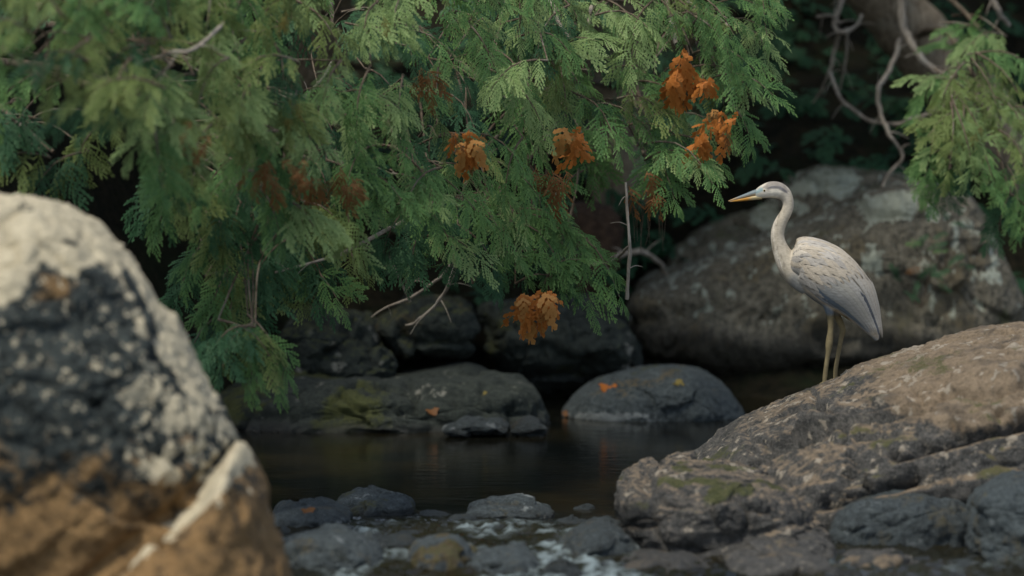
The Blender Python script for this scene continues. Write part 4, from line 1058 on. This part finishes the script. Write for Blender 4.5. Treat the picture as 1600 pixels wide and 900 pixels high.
# limbs: from the trunk to where boughs gather
for T in (T1, T2, T3, T4):
    bs = [b for t, b in ANCH if t is T]
    random.shuffle(bs)
    hubs = []
    for b in bs:
        if b.z > 1.45 and all((b - h).length > .75 for h in hubs) and len(hubs) < 9: hubs.append(b)
    for h in hubs:
        i = int(np.argmin([abs(q[2] - (h.z + .35)) + (.3 if k < 3 else 0) for k, q in enumerate(T.tr)]))
        T.limb(T.tr[i], tuple(h + Vector((0, .12, .02))), .032, .009, .18)
    for b in bs:
        h = min(hubs, key=lambda q: (q - b).length)
        tr_ = Vector(T.tr[min(range(len(T.tr)), key=lambda k: abs(T.tr[k][2] - h.z - .35))])
        e_ = h.lerp(tr_, random.uniform(.0, .35)) + Vector((random.uniform(-.08, .08), .15, random.uniform(-.05, .08)))
        if b.z < 1.3: e_ = b + Vector((random.uniform(-.25, .25), .2, .45))
        if (e_ - b).length > .9: e_ = b + (e_ - b) * (.9 / (e_ - b).length)
        m_ = b.lerp(e_, .5) + Vector((random.uniform(-.08, .08), .1, .06))
        T.tw.add(*tube(catmull([tuple(b), tuple(m_), tuple(e_)], 4), np.linspace(.004, .007, 9), 5))
# crowns above the frame and deep in the wood: shade for the bank
for T, cx, cy, rx, n in ((T1, -3.4, 19.6, 1.6, 520), (T2, -1.0, 22.1, 1.9, 680), (T3, .6, 22.2, 1.9, 680), (T4, 2.4, 24.7, 2.1, 640)):
    for _ in range(n):
        hgt = random.random()
        z = 2.75 + 4.0 * hgt
        rad = rx * (1.05 - .8 * hgt) * math.sqrt(random.random())
        th = random.uniform(0, 2 * math.pi)
        d = (math.cos(th), math.sin(th) - .2, -.35 + random.uniform(-.3, .2))
        p = (cx + rad * math.cos(th), cy + rad * math.sin(th), z)
        if p[2] < CAM_H + .25 + (p[1] - 18) * .05: continue
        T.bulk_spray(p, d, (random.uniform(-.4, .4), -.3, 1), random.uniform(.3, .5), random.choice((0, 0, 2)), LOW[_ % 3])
# bare grey branches of the leaning cedar and the other visible sticks
def stick(T, pts, r0, r1, mat=M_TWIG, name='branch', label=None):
    c = curve(pts, 7)
    wv = min(.02, r0 * 1.0)
    c = c + wv * np.c_[perlin(c * 6, 3), perlin(c * 6 + 9, 4), perlin(c * 6 + 5, 5)] + .5 * wv * np.c_[perlin(c * 17, 6), perlin(c * 17 + 9, 7), perlin(c * 17 + 5, 8)]
    rad = np.linspace(r0, r1, len(c)) * (1 + .22 * perlin(c * 13 + 2, 9))
    V, F = tube(c, rad, 8, .3)
    J = Joined(); J.add(V, F)
    for k in range(3, len(c) - 3, 6):                       # short dead side shoots
        d = np.array([random.uniform(-1, 1), random.uniform(-.6, .3), random.uniform(-1, .6)]); d /= np.linalg.norm(d)
        L = random.uniform(.05, .16)
        J.add(*tube(catmull([c[k], c[k] + d * L * .5 + [0, 0, .012], c[k] + d * L], 3), np.linspace(rad[k] * .4, .0012, 7), 5))
    V, F = J.get()
    T.part(name, V, F, mat, label=label)
stick(T4, [(1412, -30, 22.6), (1412, 40, 22.6), (1432, 82, 22.5), (1462, 108, 22.4), (1485, 120, 22.3), (1494, 160, 22.2)], .030, .017, label='pale bare branch')
stick(T4, [(1408, 62, 22.9), (1392, 98, 22.5), (1374, 140, 22.3), (1376, 175, 22.3), (1390, 210, 22.2), (1407, 245, 22.2), (1392, 268, 22.2), (1378, 292, 22.2)], .018, .008, label='pale bare branch')
stick(T4, [(1296, 112, 22.9), (1312, 150, 22.7), (1340, 178, 22.6), (1372, 192, 22.5), (1415, 192, 22.4), (1460, 176, 22.4)], .013, .012, label='pale bare branch')
stick(T4, [(1325, -20, 23.1), (1306, 30, 22.9), (1312, 48, 22.8), (1335, 42, 22.8), (1346, 24, 22.8)], .018, .010)
stick(T4, [(1312, 46, 22.8), (1302, 80, 22.9), (1296, 112, 22.9), (1285, 140, 23.0), (1268, 160, 23.1)], .016, .006)
stick(T4, [(1322, 44, 22.8), (1322, 90, 22.9), (1312, 140, 23.0)], .012, .005)
stick(T4, [(1278, 26, 23), (1300, 24, 22.9), (1312, 36, 22.8)], .01, .01)
stick(T4, [(1545, -10, 22.5), (1560, 20, 22.5), (1575, 42, 22.6)], .02, .015)
stick(T4, [(1415, 188, 22.4), (1440, 182, 22.3), (1472, 166, 22.2)], .012, .008)
stick(T3, [(978, 285, 18.6), (980, 340, 18.6), (984, 380, 18.6), (983, 420, 18.65), (979, 468, 18.7)], .007, .011, label='hanging bare root')
stick(T3, [(984, 385, 18.6), (955, 408, 19.3), (930, 412, 21.5), (905, 415, 21.8)], .008, .006)
stick(T3, [(960, 400, 22.2), (1000, 392, 22.3), (1025, 405, 22.4), (1040, 428, 22.6)], .02, .014)
stick(T3, [(1042, 0, 19.3), (1050, 40, 19.2), (1058, 70, 19)], .014, .012)
stick(T3, [(1070, 0, 19.3), (1110, 22, 19.2), (1140, 40, 19.2)], .012, .008)
stick(T3, [(958, 20, 19.1), (972, 60, 19.0), (982, 78, 19)], .012, .008)
stick(T3, [(862, 0, 19), (874, 35, 18.8), (888, 60, 18.8)], .014, .009)
stick(T3, [(925, 10, 19), (918, 50, 18.9)], .01, .008)
stick(T2, [(710, 365, 19.2), (711, 400, 19.2), (702, 440, 19.3), (690, 470, 19.4), (660, 495, 19.5), (635, 508, 19.6)], .014, .006, label='bare crooked stick')
stick(T2, [(708, 408, 19.2), (680, 440, 19.4), (640, 465, 19.6), (605, 480, 19.7), (582, 494, 19.8)], .009, .004)
stick(T2, [(640, 470, 19.6), (622, 430, 19.5), (610, 400, 19.4)], .007, .004)
stick(T2, [(430, 425, 16.9), (480, 412, 17.0), (530, 398, 17.1), (580, 372, 17.2), (640, 340, 17.9)], .004, .011, label='bare stick')
stick(T1, [(215, 100, 15.4), (270, 82, 15.05), (305, 76, 15.05), (350, 36, 15.6)], .005, .010, label='pale bare stick')
stick(T1, [(255, 245, 16.6), (285, 236, 16.6), (320, 230, 16.7)], .006, .005)
stick(T1, [(470, 160, 17.6), (500, 125, 17.7), (520, 95, 17.8)], .007, .008)
for k in range(14):
    x = random.uniform(985, 1050); y = random.uniform(318, 345)
    V, F = tube(curve([(x, y, 19.2), (x + random.uniform(-4, 4), y + 20, 19.25), (x + random.uniform(-6, 6), y + random.uniform(34, 60), 19.3)], 4), np.linspace(.003, .001, 9), 4)
    T3.tw.add(V, F)
for T in TREES: T.finish()

# ------------------------------------------------------------------ undergrowth and small plants
U = Joined(); TT = []
for _ in range(1500):
    x = random.uniform(-4.6, 4.6); y = random.uniform(21.8, 27.5)
    e = float(bank_edge(np.array([x]))[0])
    if y < e + .9: continue
    z = gz(x, y) + random.uniform(-.02, .22)
    V, F, T_ = LOW[_ % 3]
    th = random.uniform(0, 2 * math.pi)
    d = Vector((math.cos(th), math.sin(th) - .5, random.uniform(-.3, .5))).normalized(); n = Vector((random.uniform(-.5, .5), -.6, .8)); yv = n.cross(d).normalized(); n = d.cross(yv)
    M = np.array(Matrix((d, yv, n)).transposed()) * random.uniform(.18, .4)
    U.add(V @ M.T + np.array([x, y, z]), np.array(F)); TT.append(T_ * .2)
V, F = U.get()
me = bpy.data.meshes.new('undergrowth')
me.from_pydata(V.tolist(), [], [f[:3] if f[2] == f[3] else f for f in F.tolist()])
at = me.attributes.new('tip', 'FLOAT', 'POINT'); at.data.foreach_set('value', np.concatenate(TT).astype(np.float32))
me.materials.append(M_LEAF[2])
link('undergrowth', me, kind='stuff')
def rock_plant(px, py, Y, n, label, mats):
    b = P(px, py + 40, Y)
    r = bpy.data.objects.new('rock_plant', None); COL.objects.link(r); r.location = b; r['label'] = label; r['category'] = 'plant'
    J = Joined()
    for k in range(n):
        x = px + random.uniform(-45, 45); y = py + random.uniform(-35, 30)
        p = P(x, y, Y - random.uniform(0, .15)) - b
        a = random.uniform(0, 2 * math.pi)
        d = Vector((math.cos(a), -.3, .4 * math.sin(a))).normalized(); nn = Vector((random.uniform(-.3, .3), -.8, .6)); yv = nn.cross(d).normalized(); nn = d.cross(yv)
        o = link('leaf_spray', random.choice(mats), r); o.matrix_local = Matrix.Translation(p) @ Matrix((d, yv, nn)).transposed().to_4x4() @ Matrix.Scale(random.uniform(.08, .13), 4)
        J.add(*tube(catmull([(0, 0, 0), tuple(p * .6 + Vector((0, .03, -.02))), tuple(p)], 4), np.linspace(.005, .002, 9), 4))
    V, F = J.get(); link('stem', mesh_np('stem', V, F, M_TWIGD), r)
rock_plant(1475, 385, 22.1, 9, 'small green sprig growing on the face of the great boulder', SPR[0] + SPR[2])
rock_plant(1440, 440, 22.1, 7, 'small reddish green sprig low on the great boulder', SPR[2] + DEADB[:2])
